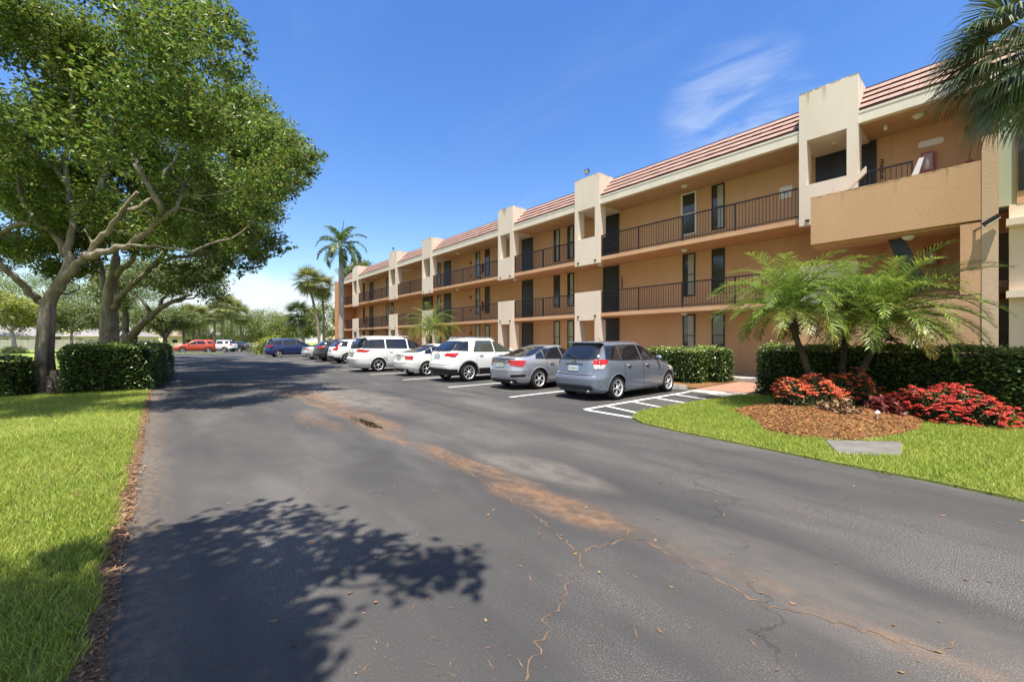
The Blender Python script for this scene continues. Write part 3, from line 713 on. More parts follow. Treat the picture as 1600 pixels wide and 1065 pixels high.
# projecting wing to the right of the fin
b = MB(); b.box((.42, WF - .75, 4.9), (8, 30, ZS + .6)); bpart(b, 'wing_wall', M['tan'])
b = MB(); b.box((.30, WF - .74, 0), (8, 29.9, 4.897)); bpart(b, 'wing_wall', M['cream'])
b = MB(); b.box((.44, WF - .775, 5.2), (.56, WF - .753, 8.2)); bpart(b, 'slit_window', M['winglass'])
b = MB(); b.box((.135, WF - .7, 4.9), (.417, WF + .05, ZS)); bpart(b, 'shutter_panel', M['greenpanel'])
for z in (2.6, 4.35):
    b = MB(); b.prism([(.25, z), (1.6, z), (1.6, z + .16), (.25, z + .16)], 1, WF - 1.05, WF - .752); bpart(b, 'window_ledge', M['cream'])
for (z0, z1) in ((.6, 2.5), (3.1, 4.3)):
    b = MB(); b.box((.135, WF - .3, z0), (.297, WF - .25, z1)); 
    o = bpart(b, 'slit_window', M['bronze'])
# ---- things fixed to the building
def lamp(x, y, z, label):
    root = empty('ceiling_lamp', (x, y, z), label=label, cat='ceiling lamp', group='round lamps under the walkway ceilings')
    a = MB(); a.lathe([(0, 0), (.15, 0), (.15, -.035), (.13, -.045)], 20); a.build('base', M['white'], root)
    a = MB(); a.lathe([(.128, -.04), (.115, -.08), (.07, -.11), (0, -.12)], 20); a.build('shade', M['lampglass'], root)
LY = WF + .85
lamp(-8.75, LY, ZS + .02, 'round white ceiling lamp above the white framed window on the top floor')
lamp(-8.75, LY, Z3B, 'round white ceiling lamp over the middle walkway of the widest near bay')
lamp(-8.75, LY, Z2B, 'round white ceiling lamp over the ground floor walkway behind the grey-blue hatchback')
lamp(-13.3, LY, Z3B, 'round white ceiling lamp under the second tower from the stair, middle walkway')
lamp(-20.1, LY, Z3B, 'round white ceiling lamp under the third tower from the stair, middle walkway')
lamp(-26.9, LY, ZS + .02, 'round white ceiling lamp above the red alarm on the top floor of the third bay')
lamp(-26.9, LY, Z3B, 'round white ceiling lamp above the red alarm on the middle floor of the third bay')
lamp(-42.9, LY, ZS + .02, 'small far white ceiling lamp on the top floor of the second farthest bay')
lamp(-3.45, LY, ZS + .02, 'round white ceiling lamp seen through the opening of the nearest tower')
lamp(-1.42, LY - .1, ZS + .02, 'round white ceiling lamp above the red cabinet by the palm fronds')
lamp(-1.5, SW + .55, 4.50, 'shallow white ceiling lamp under the solid stair landing')
def plaque(name, x, z, w, h, m, label, cat, y=WD):
    a = MB(); a.box((x - w/2, y - .03, z - h/2), (x + w/2, y - .004, z + h/2)); return a.build(name, m, label=label, cat=cat)
pl = plaque('notice_board', -5.15, 7.3, .42, .46, M['white'], 'small white notice fixed to the top floor wall beside the nearest tower', 'notice')
a = MB(); a.box((-5.21, WD - .034, 7.24), (-5.11, WD - .0305, 7.3)); a.build('notice_print', M['steel'], pl)
def digits(txt, x, z, size, label, y=WD - .004):
    root = empty('flat_number', (x, y, z), label=label, cat='house number')
    seg = {'2': 'abged', '3': 'abgcd', '0': 'abcdef', '1': 'bc', '6': 'acdefg', '8': 'abcdefg'}
    s = size; t = s * .14
    S = {'a': (0, s, s*.5, s+t), 'g': (0, s*.5, s*.5, s*.5+t), 'd': (0, 0, s*.5, t), 'f': (0, s*.5, t, s), 'b': (s*.5-t, s*.5, s*.5, s), 'e': (0, 0, t, s*.5), 'c': (s*.5-t, 0, s*.5, s*.5)}
    for i, ch in enumerate(txt):
        bb = MB(); off = -i * s * 1.35
        for c in seg[ch]:
            x0, z0, x1, z1 = S[c]; bb.box((x0, -.02, z0 + off), (x1, -.002, z1 + off))
        bb.build('digit', M['black_metal'], root)
digits('306', -2.42, 7.45, .17, 'black numerals stacked beside the top floor door by the near stair')
digits('206', -12.62, 4.75, .15, 'black numerals stacked beside the middle floor door behind the first railing')
# extinguisher cabinets, alarms
def cabinet(x, z, y, label, s=1.0):
    root = empty('extinguisher_cabinet', (x, y, z), label=label, cat='extinguisher cabinet', group='red extinguisher cabinets')
    w, h, d = .30 * s, .62 * s, .16
    a = MB(); a.box((-w/2, -d, -h/2), (w/2, -.004, h/2)); a.build('case', M['red'], root)
    a = MB(); a.box((-w/2 + .045, -d - .008, -h/2 + .06), (w/2 - .045, -d - .002, h/2 - .06)); a.build('glass', mat_cab, root)
    a = MB(); a.lathe([(0, -.2), (.045, -.2), (.045, .02), (.02, .07), (.02, .12), (0, .12)], 10, c=(0, -d - .016, 0)); 
    for v in range(len(a.v)): a.v[v] = (a.v[v][0], -d - .010 + (a.v[v][1] + d + .016) * .12, a.v[v][2])
    a.build('extinguisher', M['white'], root)
mat_cab = mat("cabinet_glass", (.30, .20, .19), .15, spec=.6)
cabinet(-1.28, 7.15, WD - .004, 'red extinguisher cabinet on the top floor wall above the solid stair parapet')
cabinet(-1.2, 4.2, WD - .004, 'dark red extinguisher cabinet on the shaded wall under the stair landing')
cabinet(-24.9, 7.0, WD - .004, 'red extinguisher cabinet between two windows on the top floor of the third bay')
cabinet(-24.9, 4.15, WD - .004, 'red extinguisher cabinet between two windows on the middle floor of the third bay')
cabinet(-47.9, 4.1, WD - .004, 'tiny red extinguisher cabinet on the middle floor of the far bay')
def alarm(x, z, zt, label):
    root = empty('fire_alarm', (x, WD - .004, z), label=label, cat='fire alarm', group='red fire alarms on conduits')
    a = MB(); a.lathe([(0, -.07), (.09, -.07), (.1, -.03), (.1, 0), (0, 0)], 14, axis='Y'); a.build('bell', M['red'], root)
    a = MB(); a.tube([(0, -.015, .1), (0, -.015, zt - z)], .012, 6); a.tube([(0, -.015, -.1), (0, -.015, -.95)], .012, 6); a.build('conduit', M['tan'], root)
    a = MB(); a.box((-.07, -.06, -1.1), (.07, -.002, -.95)); a.build('pull_box', M['red'], root)
alarm(-26.4, 7.65, ZS, 'red fire alarm bell on the top floor wall of the third bay')
alarm(-26.4, 4.95, Z3B, 'red fire alarm bell on the middle floor wall of the third bay')
alarm(-26.4, 2.15, Z2B, 'red fire alarm bell on the ground floor wall above the white crossover')
alarm(-.42, 7.9, ZS, 'red fire alarm bell with pull box on the wall beside the near fin')
alarm(-.52, 4.9, Z3B, 'fire alarm box and conduit on the shaded wall beside the stair column')
a = MB(); zz = 7.78; a.prism([(-1.5, zz - .06), (-1.42, zz - .1), (-1.02, zz - .1), (-.94, zz - .06), (-.94, zz + .06), (-1.02, zz + .1), (-1.42, zz + .1), (-1.5, zz + .06)][::-1], 1, WD - .03, WD - .004)
a.build('wall_plaque', M['white'], label='pale shield ended plaque above the red cabinet on the top floor', cat='plaque')
a = MB(); a.lathe([(0, 0), (.05, 0), (.055, -.16), (.04, -.2), (0, -.2)], 12, c=(-2.15, WF + .7, ZS + .018)); a.build('spot_lamp', M['lampglass'], label='small cylindrical pale lamp under the soffit beside the nearest tower', cat='lamp')
def flood(x, y, z, rz, label, tilt=.5):
    root = empty('floodlight', (x, y, z), rz, label=label, cat='floodlight')
    a = MB(); a.tube([(0, 0, 0), (0, 0, .16)], .014, 6); a.tube([(-.1, 0, .34), (-.1, 0, .17), (.1, 0, .17), (.1, 0, .34)], .010, 6); a.build('bracket', M['black_metal'], root)
    a = MB(); a.box((-.13, -.04, -.1), (.13, .03, .1)); o = a.build('housing', M['black_metal'], root); o.location = (0, 0, .33); o.rotation_euler = (tilt, 0, 0)
    a = MB(); a.box((-.105, -.046, -.078), (.105, -.042, .078)); a.build('lens', M['lampglass'], o)
flood(-13.5, WF + .0, ZT + .02, 0, 'square floodlight on a bracket on top of the second tower from the stair')
flood(-36.7, WF + .0, ZT + .02, 0, 'tiny floodlight on top of the fifth tower from the stair')
def flood_wall():
    root = empty('floodlight', (-.1, SW - .07, 4.40), label='black slanting floodlight with cable on the side of the near fin', cat='floodlight')
    a = MB(); a.tube([(-.42, .2, -.12), (-.2, .1, -.12), (-.05, -.02, -.05)], .018, 6); a.build('cable', M['black_metal'], root)
    a = MB(); a.box((-.02, -.12, -.05), (.30, .0, .05)); o = a.build('housing', M['black_metal'], root); o.rotation_euler = (0, -.6, 0)
    a = MB(); a.box((.0, -.125, -.06), (.28, -.02, -.0505)); a.build('lens', M['lampglass'], o)
flood_wall()
# ------------------------------------------------------------------ cars
def pchip(pts):
    x = np.array([p[0] for p in pts], float); y = np.array([p[1] for p in pts], float)
    h = np.diff(x); d = np.diff(y) / h; m = np.zeros(len(x)); m[0], m[-1] = d[0], d[-1]
    for i in range(1, len(x) - 1):
        if d[i-1] * d[i] > 0:
            w1, w2 = 2*h[i] + h[i-1], h[i] + 2*h[i-1]; m[i] = (w1 + w2) / (w1/d[i-1] + w2/d[i])
    def f(v):
        v = np.clip(v, x[0], x[-1]); i = np.clip(np.searchsorted(x, v) - 1, 0, len(x) - 2); t = (v - x[i]) / h[i]
        return y[i]*(2*t**3-3*t**2+1) + m[i]*h[i]*(t**3-2*t**2+t) + y[i+1]*(-2*t**3+3*t**2) + m[i+1]*h[i]*(t**3-t**2)
    return f
class Body:
    """horizontal slices: at each height a front x, a rear x and a half width, joined by a super-ellipse"""
    def __init__(s, front, rear, width, nf=4.6, nr=5.5, nf_top=5, nr_top=6):
        s.xf, s.xr, s.w = pchip(front), pchip(rear), pchip(width); s.z0, s.z1 = width[0][0], width[-1][0]; s.nf, s.nr = nf, nr
        s.zs = sorted(set([p[0] for p in front] + [p[0] for p in rear] + [p[0] for p in width]))
    def P(s, th, z):
        """th: 0 = front centre, pi/2 = left side (+y), pi = rear centre"""
        c, sn = math.cos(th), math.sin(th); w = float(s.w(z)); a = float(s.xf(z)) if c >= 0 else -float(s.xr(z)); n = s.nf if c >= 0 else s.nr
        a = max(a, .02)
        return Vector((math.copysign(a * abs(c) ** (2/n), c), math.copysign(w * abs(sn) ** (2/n), sn), z))
    def N(s, th, z):
        e = .02; t = s.P(th + e, z) - s.P(th - e, z); u = s.P(th, min(z + .012, s.z1)) - s.P(th, max(z - .012, s.z0)); n = t.cross(u)
        return n.normalized() if n.length > 1e-9 else Vector((0, 0, 1))
    def th_side(s, x, z, sgn):
        n = s.nf if x >= 0 else s.nr; a = float(s.xf(z)) if x >= 0 else -float(s.xr(z)); q = min(1, abs(x) / max(a, .02))
        th = math.acos(math.copysign(q ** (n/2), x)); return th if sgn > 0 else -th
    def th_end(s, y, z, rear):
        n = s.nr if rear else s.nf; q = min(1, abs(y) / max(float(s.w(z)), .02)); t = math.asin(q ** (n/2)); t = math.copysign(t, y)
        return math.pi - t if rear else t
    def side(s, x, z, sgn, off):
        th = s.th_side(x, z, sgn); return s.P(th, z) + s.N(th, z) * off
    def end(s, y, z, rear, off):
        th = s.th_end(y, z, rear); return s.P(th, z) + s.N(th, z) * off
    def shell(s, b, m=0):
        zs = []
        for a, c in zip(s.zs, s.zs[1:]):
            k = max(1, int((c - a) / .045)); zs += [a + (c - a) * i / k for i in range(k)]
        zs.append(s.zs[-1]); ths = []
        for q in range(4):
            base = q * math.pi / 2
            for k in range(16): ths.append(base + math.pi/2 * k / 16)
        rows = [[s.P(t, z) for z in zs] for t in ths]; b.grid(rows, m, True, closed_u=True)
        n = len(zs); k = len(ths); i0 = len(b.v) - n * k
        b.f.append(tuple(i0 + j * n for j in range(k))[::-1]); b.m.append(1); b.sm.append(False)
        b.f.append(tuple(i0 + j * n + n - 1 for j in range(k))); b.m.append(m); b.sm.append(True)
def bil(c, u, v):
    a = (c[0][0]*(1-u) + c[1][0]*u, c[0][1]*(1-u) + c[1][1]*u); d = (c[3][0]*(1-u) + c[2][0]*u, c[3][1]*(1-u) + c[2][1]*u)
    return (a[0]*(1-v) + d[0]*v, a[1]*(1-v) + d[1]*v)
def patch_side(b, B, c, sgn, off, m=0, nu=10, nv=6, bow=0.0):
    rows = []
    for i in range(nu + 1):
        r = []
        for j in range(nv + 1):
            x, z = bil(c, i/nu, j/nv); z += bow * (j/nv) * 4 * (i/nu) * (1 - i/nu); r.append(B.side(x, z, sgn, off))
        rows.append(r)
    b.grid(rows if sgn < 0 else rows[::-1], m, True)
def patch_end(b, B, c, rear, off, m=0, nu=12, nv=6, bow=0.0):
    rows = []
    for i in range(nu + 1):
        r = []
        for j in range(nv + 1):
            y, z = bil(c, i/nu, j/nv); z += bow * (j/nv) * 4 * (i/nu) * (1 - i/nu); r.append(B.end(y, z, rear, off))
        rows.append(r)
    b.grid(rows, m, True)
def patch_ring(b, B, c, off, m=0, nu=10, nv=5):
    rows = []
    for i in range(nu + 1):
        r = []
        for j in range(nv + 1):
            th, z = bil(c, i/nu, j/nv); r.append(B.P(th, z) + B.N(th, z) * off)
        rows.append(r)
    b.grid(rows, m, True)
def rear_lamp_patch(b, B, sgn, corners, off, m=0):
    """corners given as (d, z): d < 0 is metres in from the corner across the rear, d > 0 metres forward along the side; sgn +1 left"""
    def conv(d, z):
        w = float(B.w(z)); xr = float(B.xr(z)); c = .13
        if d <= 0: th = B.th_end((w - c + d), z, True)
        else: th = B.th_side(xr + c + d, z, 1)
        # blend across the rounded corner
        t0, t1 = B.th_end(w - c, z, True), B.th_side(xr + c, z, 1)
        if abs(d) < .06: th = t0 + (t1 - t0) * (d + .06) / .12
        return th
    rows = []; nu, nv = 12, 6
    for i in range(nu + 1):
        r = []
        for j in range(nv + 1):
            d, z = bil(corners, i/nu, j/nv); th = conv(d, z) * sgn; r.append(B.P(th, z) + B.N(th, z) * off)
        rows.append(r)
    b.grid(rows, m, True)
WH = {}
def wheel_meshes(r, spokes, key, wide=.21, style=0):
    if key in WH: return WH[key]
    t = MB(); t.lathe([(r*.66, -wide/2+.01), (r*.70, -wide/2), (r*.93, -wide/2), (r*.985, -wide/2+.025), (r, -.03), (r, .03), (r*.985, wide/2-.025), (r*.93, wide/2), (r*.70, wide/2), (r*.66, wide/2-.01)], 30, axis='Y')
    a = MB(); o = wide/2    # outer face towards +y
    a.lathe([(r*.70, o-.004), (r*.685, o+.004), (r*.64, o-.006), (r*.62, o-.05), (r*.60, -o+.03)], 30, 0, axis='Y')
    a.lathe([(r*.615, o-.075), (.03, o-.07), (0, o-.07)], 24, 1, axis='Y')
    for k in range(spokes):
        an = 2*math.pi*k/spokes + .2
        for s_, wd in (((0, .16),) if style == 0 else ((-.12, .085), (.12, .085))):
            rows = []
            for rr, hw, y in ((r*.10, wd*.62, o-.022), (r*.3, wd*.5, o-.012), (r*.5, wd*.42, o-.016), (r*.655, wd*.5, o-.022)):
                A = an + s_ * (.6 + rr/r); hw = hw * .5 * r / max(rr, r*.3) * 1.0 if style == 0 else hw * .9 * r / max(rr, r*.3)
                hw = min(hw, .45)
                rows.append([(rr*math.cos(A-hw), y-.03, rr*math.sin(A-hw)), (rr*math.cos(A-hw*.7), y, rr*math.sin(A-hw*.7)), (rr*math.cos(A+hw*.7), y, rr*math.sin(A+hw*.7)), (rr*math.cos(A+hw), y-.03, rr*math.sin(A+hw))])
            a.grid(rows, 0, False)
    a.lathe([(r*.17, o-.03), (r*.16, o-.008), (.02, o-.003), (0, o-.003)], 16, 0, axis='Y')
    tm = t.build('wheel', M['tyre']); rm = a.build('rim', [M['alloy'], M['well']])
    d = (tm.data, rm.data); bpy.data.objects.remove(tm); bpy.data.objects.remove(rm); WH[key] = d; return d
def bake(o, cutters):
    for c in cutters:
        md = o.modifiers.new('cut', 'BOOLEAN'); md.operation = 'DIFFERENCE'; md.object = c; md.solver = 'EXACT'
        try: md.material_mode = 'TRANSFER'
        except Exception: pass
    dg = bpy.context.evaluated_depsgraph_get(); me = bpy.data.meshes.new_from_object(o.evaluated_get(dg)); o.modifiers.clear(); old = o.data; o.data = me; bpy.data.meshes.remove(old)
    for c in cutters: bpy.data.objects.remove(c)
def car(name, label, cat, x, y, heading, S, group=None):
    """S: spec dictionary; heading 90 = nose towards the building"""
    root = empty(name, (x, y, 0), heading * DEG, label=label, cat=cat, group=group)
    B = Body(S['front'], S['rear'], S['width'], S.get('nf', 4.2), S.get('nr', 5.0)); pm = S['paint']; wr = S.get('wr', .315); W2 = S['W'] / 2
    b = MB(); B.shell(b); body = b.build('body', [pm, M['cladding'], M['well']], root)
    cut = []
    bpy.context.view_layer.update()
    for ax in S['axles']:
        for sg in (1, -1):
            c = MB(); c.lathe([(0, -.2), (wr + .045, -.2), (wr + .045, .2), (0, .2)], 36, 0, axis='Y', smooth=True)
            co = c.build('cutter', M['well']); bm = bmesh.new(); bm.from_mesh(co.data); bmesh.ops.remove_doubles(bm, verts=bm.verts, dist=1e-5); bmesh.ops.recalc_face_normals(bm, faces=bm.faces); bm.to_mesh(co.data); bm.free()
            co.parent = root; co.location = (ax, sg * (W2 - .20 + .17), wr + .005); cut.append(co)
    bm = bmesh.new(); bm.from_mesh(body.data); bmesh.ops.remove_doubles(bm, verts=bm.verts, dist=1e-5); bmesh.ops.recalc_face_normals(bm, faces=bm.faces); bm.to_mesh(body.data); bm.free()
    bpy.context.view_layer.update(); bake(body, cut)
    for p in body.data.polygons: p.use_smooth = p.use_smooth
    # wheels
    tm, rm = wheel_meshes(wr, S.get('spokes', 5), (wr, S.get('spokes', 5), S.get('wstyle', 0)), .215, S.get('wstyle', 0))
    for ax in S['axles']:
        for sg in (1, -1):
            w = bpy.data.objects.new('wheel', tm); COL.objects.link(w); w.parent = root; w.location = (ax, sg * (W2 - .135), wr); w.rotation_euler = (0, R.uniform(0, 6), 0 if sg > 0 else math.pi)
            r = bpy.data.objects.new('rim', rm); COL.objects.link(r); r.parent = w
    # dark floor so that no daylight passes between the wheels
    # wheel-arch lips
    for ax in S['axles']:
        for sg in (1, -1):
            b = MB(); rows = []; r0, r1 = wr + .044, wr + S.get('arch', .075); zc = wr + .005
            for i in range(25):
                a = math.pi * (-.06 + 1.12 * i / 24); row = []
                for rr in (r0, (r0 + r1) / 2, r1):
                    xx, zz = ax + rr * math.cos(a), max(B.z0 + .005, zc + rr * math.sin(a)); row.append(B.side(xx, zz, sg, .012 if rr < r1 else .002))
                rows.append(row)
            b.grid(rows if sg < 0 else rows[::-1], 0, True); b.build('wheel_arch', S.get('archm', pm), root)
    # lower cladding
    if S.get('clad'):
        zt = S['clad']; b = MB(); rows = []
        for i in range(129):
            th = 2 * math.pi * i / 128; p = B.P(th, zt); 
            rows.append([B.P(th, z) + B.N(th, z) * .006 for z in (B.z0 + .002, B.z0 + .06, (B.z0 + zt) / 2, zt)])
        keep = MB()
        for i in range(128):
            mid = rows[i][1]
            if any(abs(mid.x - ax) < wr + .08 for ax in S['axles']) and abs(mid.y) > W2 - .25: continue
            keep.grid([rows[i], rows[i + 1]], 0, True)
        keep.build('lower_cladding', M['cladding'], root)
    # doors with their gaps, handles and windows
    wz0, wz1 = S['belt']
    for sg in (1, -1):
        for (xa, xb, za, zb) in S['doors']:
            b = MB(); g = .011
            c = [(xa, za), (xb, za), (xb, zb), (xa, zb)]
            patch_side(b, B, c, sg, .0018, 1, 12, 8)
            patch_side(b, B, [(xa + g, za + g), (xb - g, za + g), (xb - g, zb + .01), (xa + g, zb + .01)], sg, .0042, 0, 12, 8)
            d = b.build('door', [pm, M['seam']], root)
            hx = xa + .12; hz = zb - .10
            h = MB(); p = [B.side(hx + t * .2, hz, sg, .012 + .022 * math.sin(math.pi * t)) for t in (0, .2, .5, .8, 1)]; h.tube(p, .013, 6)
            h.build('handle', M['chrome'] if S.get('chrome') else pm, d)
        for wi, c in enumerate(S['windows']):
            b = MB(); e = .026
            cx = sum(q[0] for q in c) / 4; cz = sum(q[1] for q in c) / 4
            big = [(q[0] + math.copysign(e, q[0] - cx), q[1] + math.copysign(e * .8, q[1] - cz)) for q in c]
            patch_side(b, B, big, sg, .005, 1, 10, 6); patch_side(b, B, c, sg, .0085, 0, 10, 6)
            b.build('window', [M['carglass'] if wi == 0 else S.get('glass', M['carglass']), M['cladding']], root)
        # mirror
        mx, mz = S['mirror']; p = B.side(mx, mz, sg, 0)
        b = MB(); b.lathe([(0, -.10), (.045, -.09), (.075, -.04), (.08, .02), (.065, .075), (0, .09)], 12, 0, axis='Y')
        o = b.build('side_mirror', S.get('mirrorm', pm), root); o.location = p + Vector((.02, sg * .085, .03)); o.scale = (.7, 1, .85)
    c = S['rear_glass']; b = MB()
    big = [(c[0][0]-.03, c[0][1]-.03), (c[1][0]+.03, c[1][1]-.03), (c[2][0]+.03, c[2][1]+.025), (c[3][0]-.03, c[3][1]+.025)]
    patch_end(b, B, big, True, .004, 1, 14, 8); patch_end(b, B, c, True, .008, 0, 14, 8); b.build('rear_window', [S.get('rglass', M['carglass']), M['cladding']], root)
    c = S['windscreen']; b = MB(); patch_end(b, B, c, False, .006, 0, 14, 8); b.build('windscreen', M['carglass'], root)
    # lamps
    for sg in (1, -1):
        for (c, m) in S['tail']:
            b = MB(); rear_lamp_patch(b, B, sg, c, .011, 0); b.build('tail_lamp', m, root)
        b = MB(); z = S['head'][0]; patch_ring(b, B, [(sg * .42, z), (sg * 1.12, z + .03), (sg * 1.12, z + .16), (sg * .42, z + .11)], .008); b.build('headlight', M['taillight2'], root)
    # tailgate seam, plate, emblem, trims
    for (c, m, nm) in S.get('rear_trim', []):
        b = MB(); patch_end(b, B, c, True, .007, 0, 12, 4); b.build(nm, m, root)
    pz = S['plate']; b = MB(); patch_end(b, B, [(-.19, pz - .075), (.19, pz - .075), (.19, pz + .075), (-.19, pz + .075)], True, .014, 1, 6, 3); patch_end(b, B, [(-.155, pz - .055), (.155, pz - .055), (.155, pz + .055), (-.155, pz + .055)], True, .018, 0, 6, 3)
    o = b.build('number_plate', [M['plate'], M['chrome'] if S.get('chrome') else M['cladding']], root)
    b = MB(); patch_end(b, B, [(-.03, pz - .035), (.03, pz - .035), (.03, pz + .03), (-.03, pz + .03)], True, .021, 0, 2, 2)
    b.build('plate_emblem', M['plate_mark'], o)
    b = MB()
    for q in (-.13, -.095, -.06, .06, .095, .13): patch_end(b, B, [(q - .010, pz - .03), (q + .010, pz - .03), (q + .010, pz + .03), (q - .010, pz + .03)], True, .021, 0, 1, 1)
    b.build('plate_characters', M['plate_green'], o)
    ez = S['emblem']; b = MB(); rows = []
    for i in range(17):
        a = 2*math.pi*i/16; rows.append([B.end(rr*math.cos(a)*.07, ez + rr*math.sin(a)*.045, True, .012) for rr in (1, .72)])
    b.grid(rows, 0, False); b.build('emblem', M['chrome'], root)
    b = MB(); 
    for sg in (1, -1): b.tube([(float(B.xr(.32)) + .22, sg * .5, .25), (float(B.xr(.32)) + .02, sg * .5, .25)], .03, 10)
    b.build('exhaust', M['steel'], root)
    if S.get('wiper'):
        z = S['rear_glass'][0][1] + .03; b = MB(); b.tube([B.end(0, z - .01, True, .03), B.end(.18, z + .05, True, .03), B.end(.38, z + .06, True, .025)], .010, 6); b.build('wiper', M['cladding'], root)
    if S.get('antenna'):
        xa = S['antenna']; b = MB(); b.tube([(xa, 0, S['H'] - .01), (xa - .12, 0, S['H'] + .10)], .008, 6); b.build('antenna', M['cladding'], root)
    if S.get('spoiler'):
        xs, zs, ws = S['spoiler']; b = MB(); b.grid([[(xs + .16, yy, zs), (xs, yy, zs + .012), (xs - .09, yy, zs - .012), (xs + .08, yy, zs - .05)] for yy in np.linspace(-ws, ws, 9)], 0, True); b.build('spoiler', pm, root)
    if S.get('rails'):
        x0, x1, yy, zz = S['rails']
        for sg in (1, -1):
            b = MB(); b.tube([(x0, sg*yy, zz - .05), (x0 + .1, sg*yy, zz), (x1 - .12, sg*yy, zz), (x1, sg*yy, zz - .05)], .016, 6); b.build('roof_rail', S.get('railm', M['chrome']), root)
    return root
HATCH = dict(W=1.775, H=1.54, paint=M['p_blue'], axles=(-1.30, 1.30), wr=.315, spokes=5, wstyle=1, chrome=True, wiper=True, antenna=-.9,
    front=[(.19, 1.98), (.3, 2.12), (.45, 2.17), (.6, 2.12), (.72, 2.02), (.82, 1.83), (.92, 1.45), (1.0, 1.10), (1.12, .86), (1.3, .46), (1.43, .10), (1.50, -.18), (1.535, -.48), (1.545, -.7)],
    rear=[(.19, -2.02), (.28, -2.13), (.45, -2.17), (.60, -2.175), (.66, -2.12), (.74, -2.09), (.95, -2.05), (1.03, -2.02), (1.10, -1.98), (1.3, -1.82), (1.43, -1.69), (1.49, -1.60), (1.525, -1.42), (1.545, -1.05)],
    width=[(.19, .80), (.28, .855), (.45, .88), (.65, .887), (.85, .875), (1.0, .848), (1.06, .825), (1.25, .735), (1.4, .66), (1.47, .60), (1.515, .52), (1.545, .30)],
    belt=(1.02, 1.42), doors=[(-1.02, -.12, .30, 1.005), (-.12, .98, .30, .995)],
    windows=[[(-1.66, 1.075), (-1.14, 1.05), (-1.10, 1.42), (-1.50, 1.40)], [(-1.07, 1.05), (-.20, 1.035), (-.22, 1.435), (-1.03, 1.425)], [(-.11, 1.03), (.80, 1.02), (.20, 1.36), (-.13, 1.435)]],
    rear_glass=[(-.64, 1.075), (.64, 1.075), (.53, 1.45), (-.53, 1.45)], windscreen=[(-.66, 1.03), (.66, 1.03), (.55, 1.45), (-.55, 1.45)], mirror=(.66, 1.04),
    tail=[([(-.16, .86), (.20, .86), (.27, 1.05), (-.15, 1.05)], M['tail_pale']) if False else ([(-.15, .94), (.22, .94), (.28, 1.06), (-.13, 1.06)], M['tail']), ([(-.13, .83), (.13, .83), (.21, .935), (-.15, .935)], M['taillight2'])],
    head=(.66, 0), plate=.83, emblem=.98, spoiler=(-1.62, 1.515, .56),
    rear_trim=[([(-.70, .655), (.70, .655), (.70, .672), (-.70, .672)], M['seam'], 'tailgate_gap'), ([(-.62, .275), (.62, .275), (.60, .40), (-.60, .40)], M['cladding'], 'bumper_grille'), ([(-.30, .935), (.30, .935), (.30, .955), (-.30, .955)], M['chrome'], 'tailgate_trim')])
SEDAN = dict(W=1.80, H=1.415, paint=M['p_silver'], axles=(-1.33, 1.37), wr=.325, spokes=5, wstyle=1, chrome=True,
    front=[(.19, 2.05), (.3, 2.2), (.45, 2.28), (.58, 2.24), (.68, 2.08), (.78, 1.75), (.86, 1.35), (.93, 1.02), (1.1, .66), (1.25, .25), (1.35, -.05), (1.40, -.35), (1.417, -.6)],
    rear=[(.19, -2.1), (.28, -2.24), (.45, -2.30), (.62, -2.305), (.68, -2.27), (.85, -2.24), (.97, -2.25), (1.015, -2.22), (1.035, -2.05), (1.06, -1.85), (1.15, -1.5), (1.28, -1.12), (1.36, -.86), (1.417, -.62 - .0)],
    width=[(.19, .80), (.28, .865), (.45, .893), (.65, .90), (.82, .885), (.95, .835), (1.02, .78), (1.1, .72), (1.25, .63), (1.34, .565), (1.39, .49), (1.417, .30)],
    belt=(.95, 1.3), doors=[(-1.0, -.10, .28, .93), (-.10, .98, .28, .915)],
    windows=[[(-1.42, 1.0), (-1.08, .985), (-1.02, 1.20), (-1.25, 1.12)], [(-1.02, .98), (-.19, .965), (-.22, 1.335), (-.93, 1.26)], [(-.10, .965), (.80, .95), (.22, 1.24), (-.13, 1.335)]],
    rear_glass=[(-.62, 1.075), (.62, 1.075), (.50, 1.345), (-.50, 1.345)], windscreen=[(-.66, .96), (.66, .96), (.52, 1.33), (-.52, 1.33)], mirror=(.70, .98),
    tail=[([(-.30, .78), (.16, .74), (.30, .93), (-.36, .95)], M['tail'])], head=(.58, 0), plate=.80, emblem=.945, nr=4.4,
    rear_trim=[([(-.70, .60), (.70, .60), (.70, .612), (-.70, .612)], M['seam'], 'tailgate_gap'), ([(-.62, .22), (.62, .22), (.64, .34), (-.64, .34)], M['cladding'], 'lower_bumper'), ([(.50, .42), (.78, .43), (.80, .50), (.52, .49)], M['well'], 'bumper_vent'), ([(-.78, .43), (-.50, .42), (-.52, .49), (-.80, .50)], M['well'], 'bumper_vent'), ([(-.60, .975), (.60, .975), (.58, 1.0), (-.58, 1.0)], M['cladding'], 'deck_lip')])
SEDAN2 = dict(SEDAN, paint=M['p_white'], rear_trim=SEDAN['rear_trim'][:2], tail=[([(-.24, .74), (.14, .74), (.20, .90), (-.26, .90)], M['tail'])], spokes=5, wstyle=0, wr=.32)
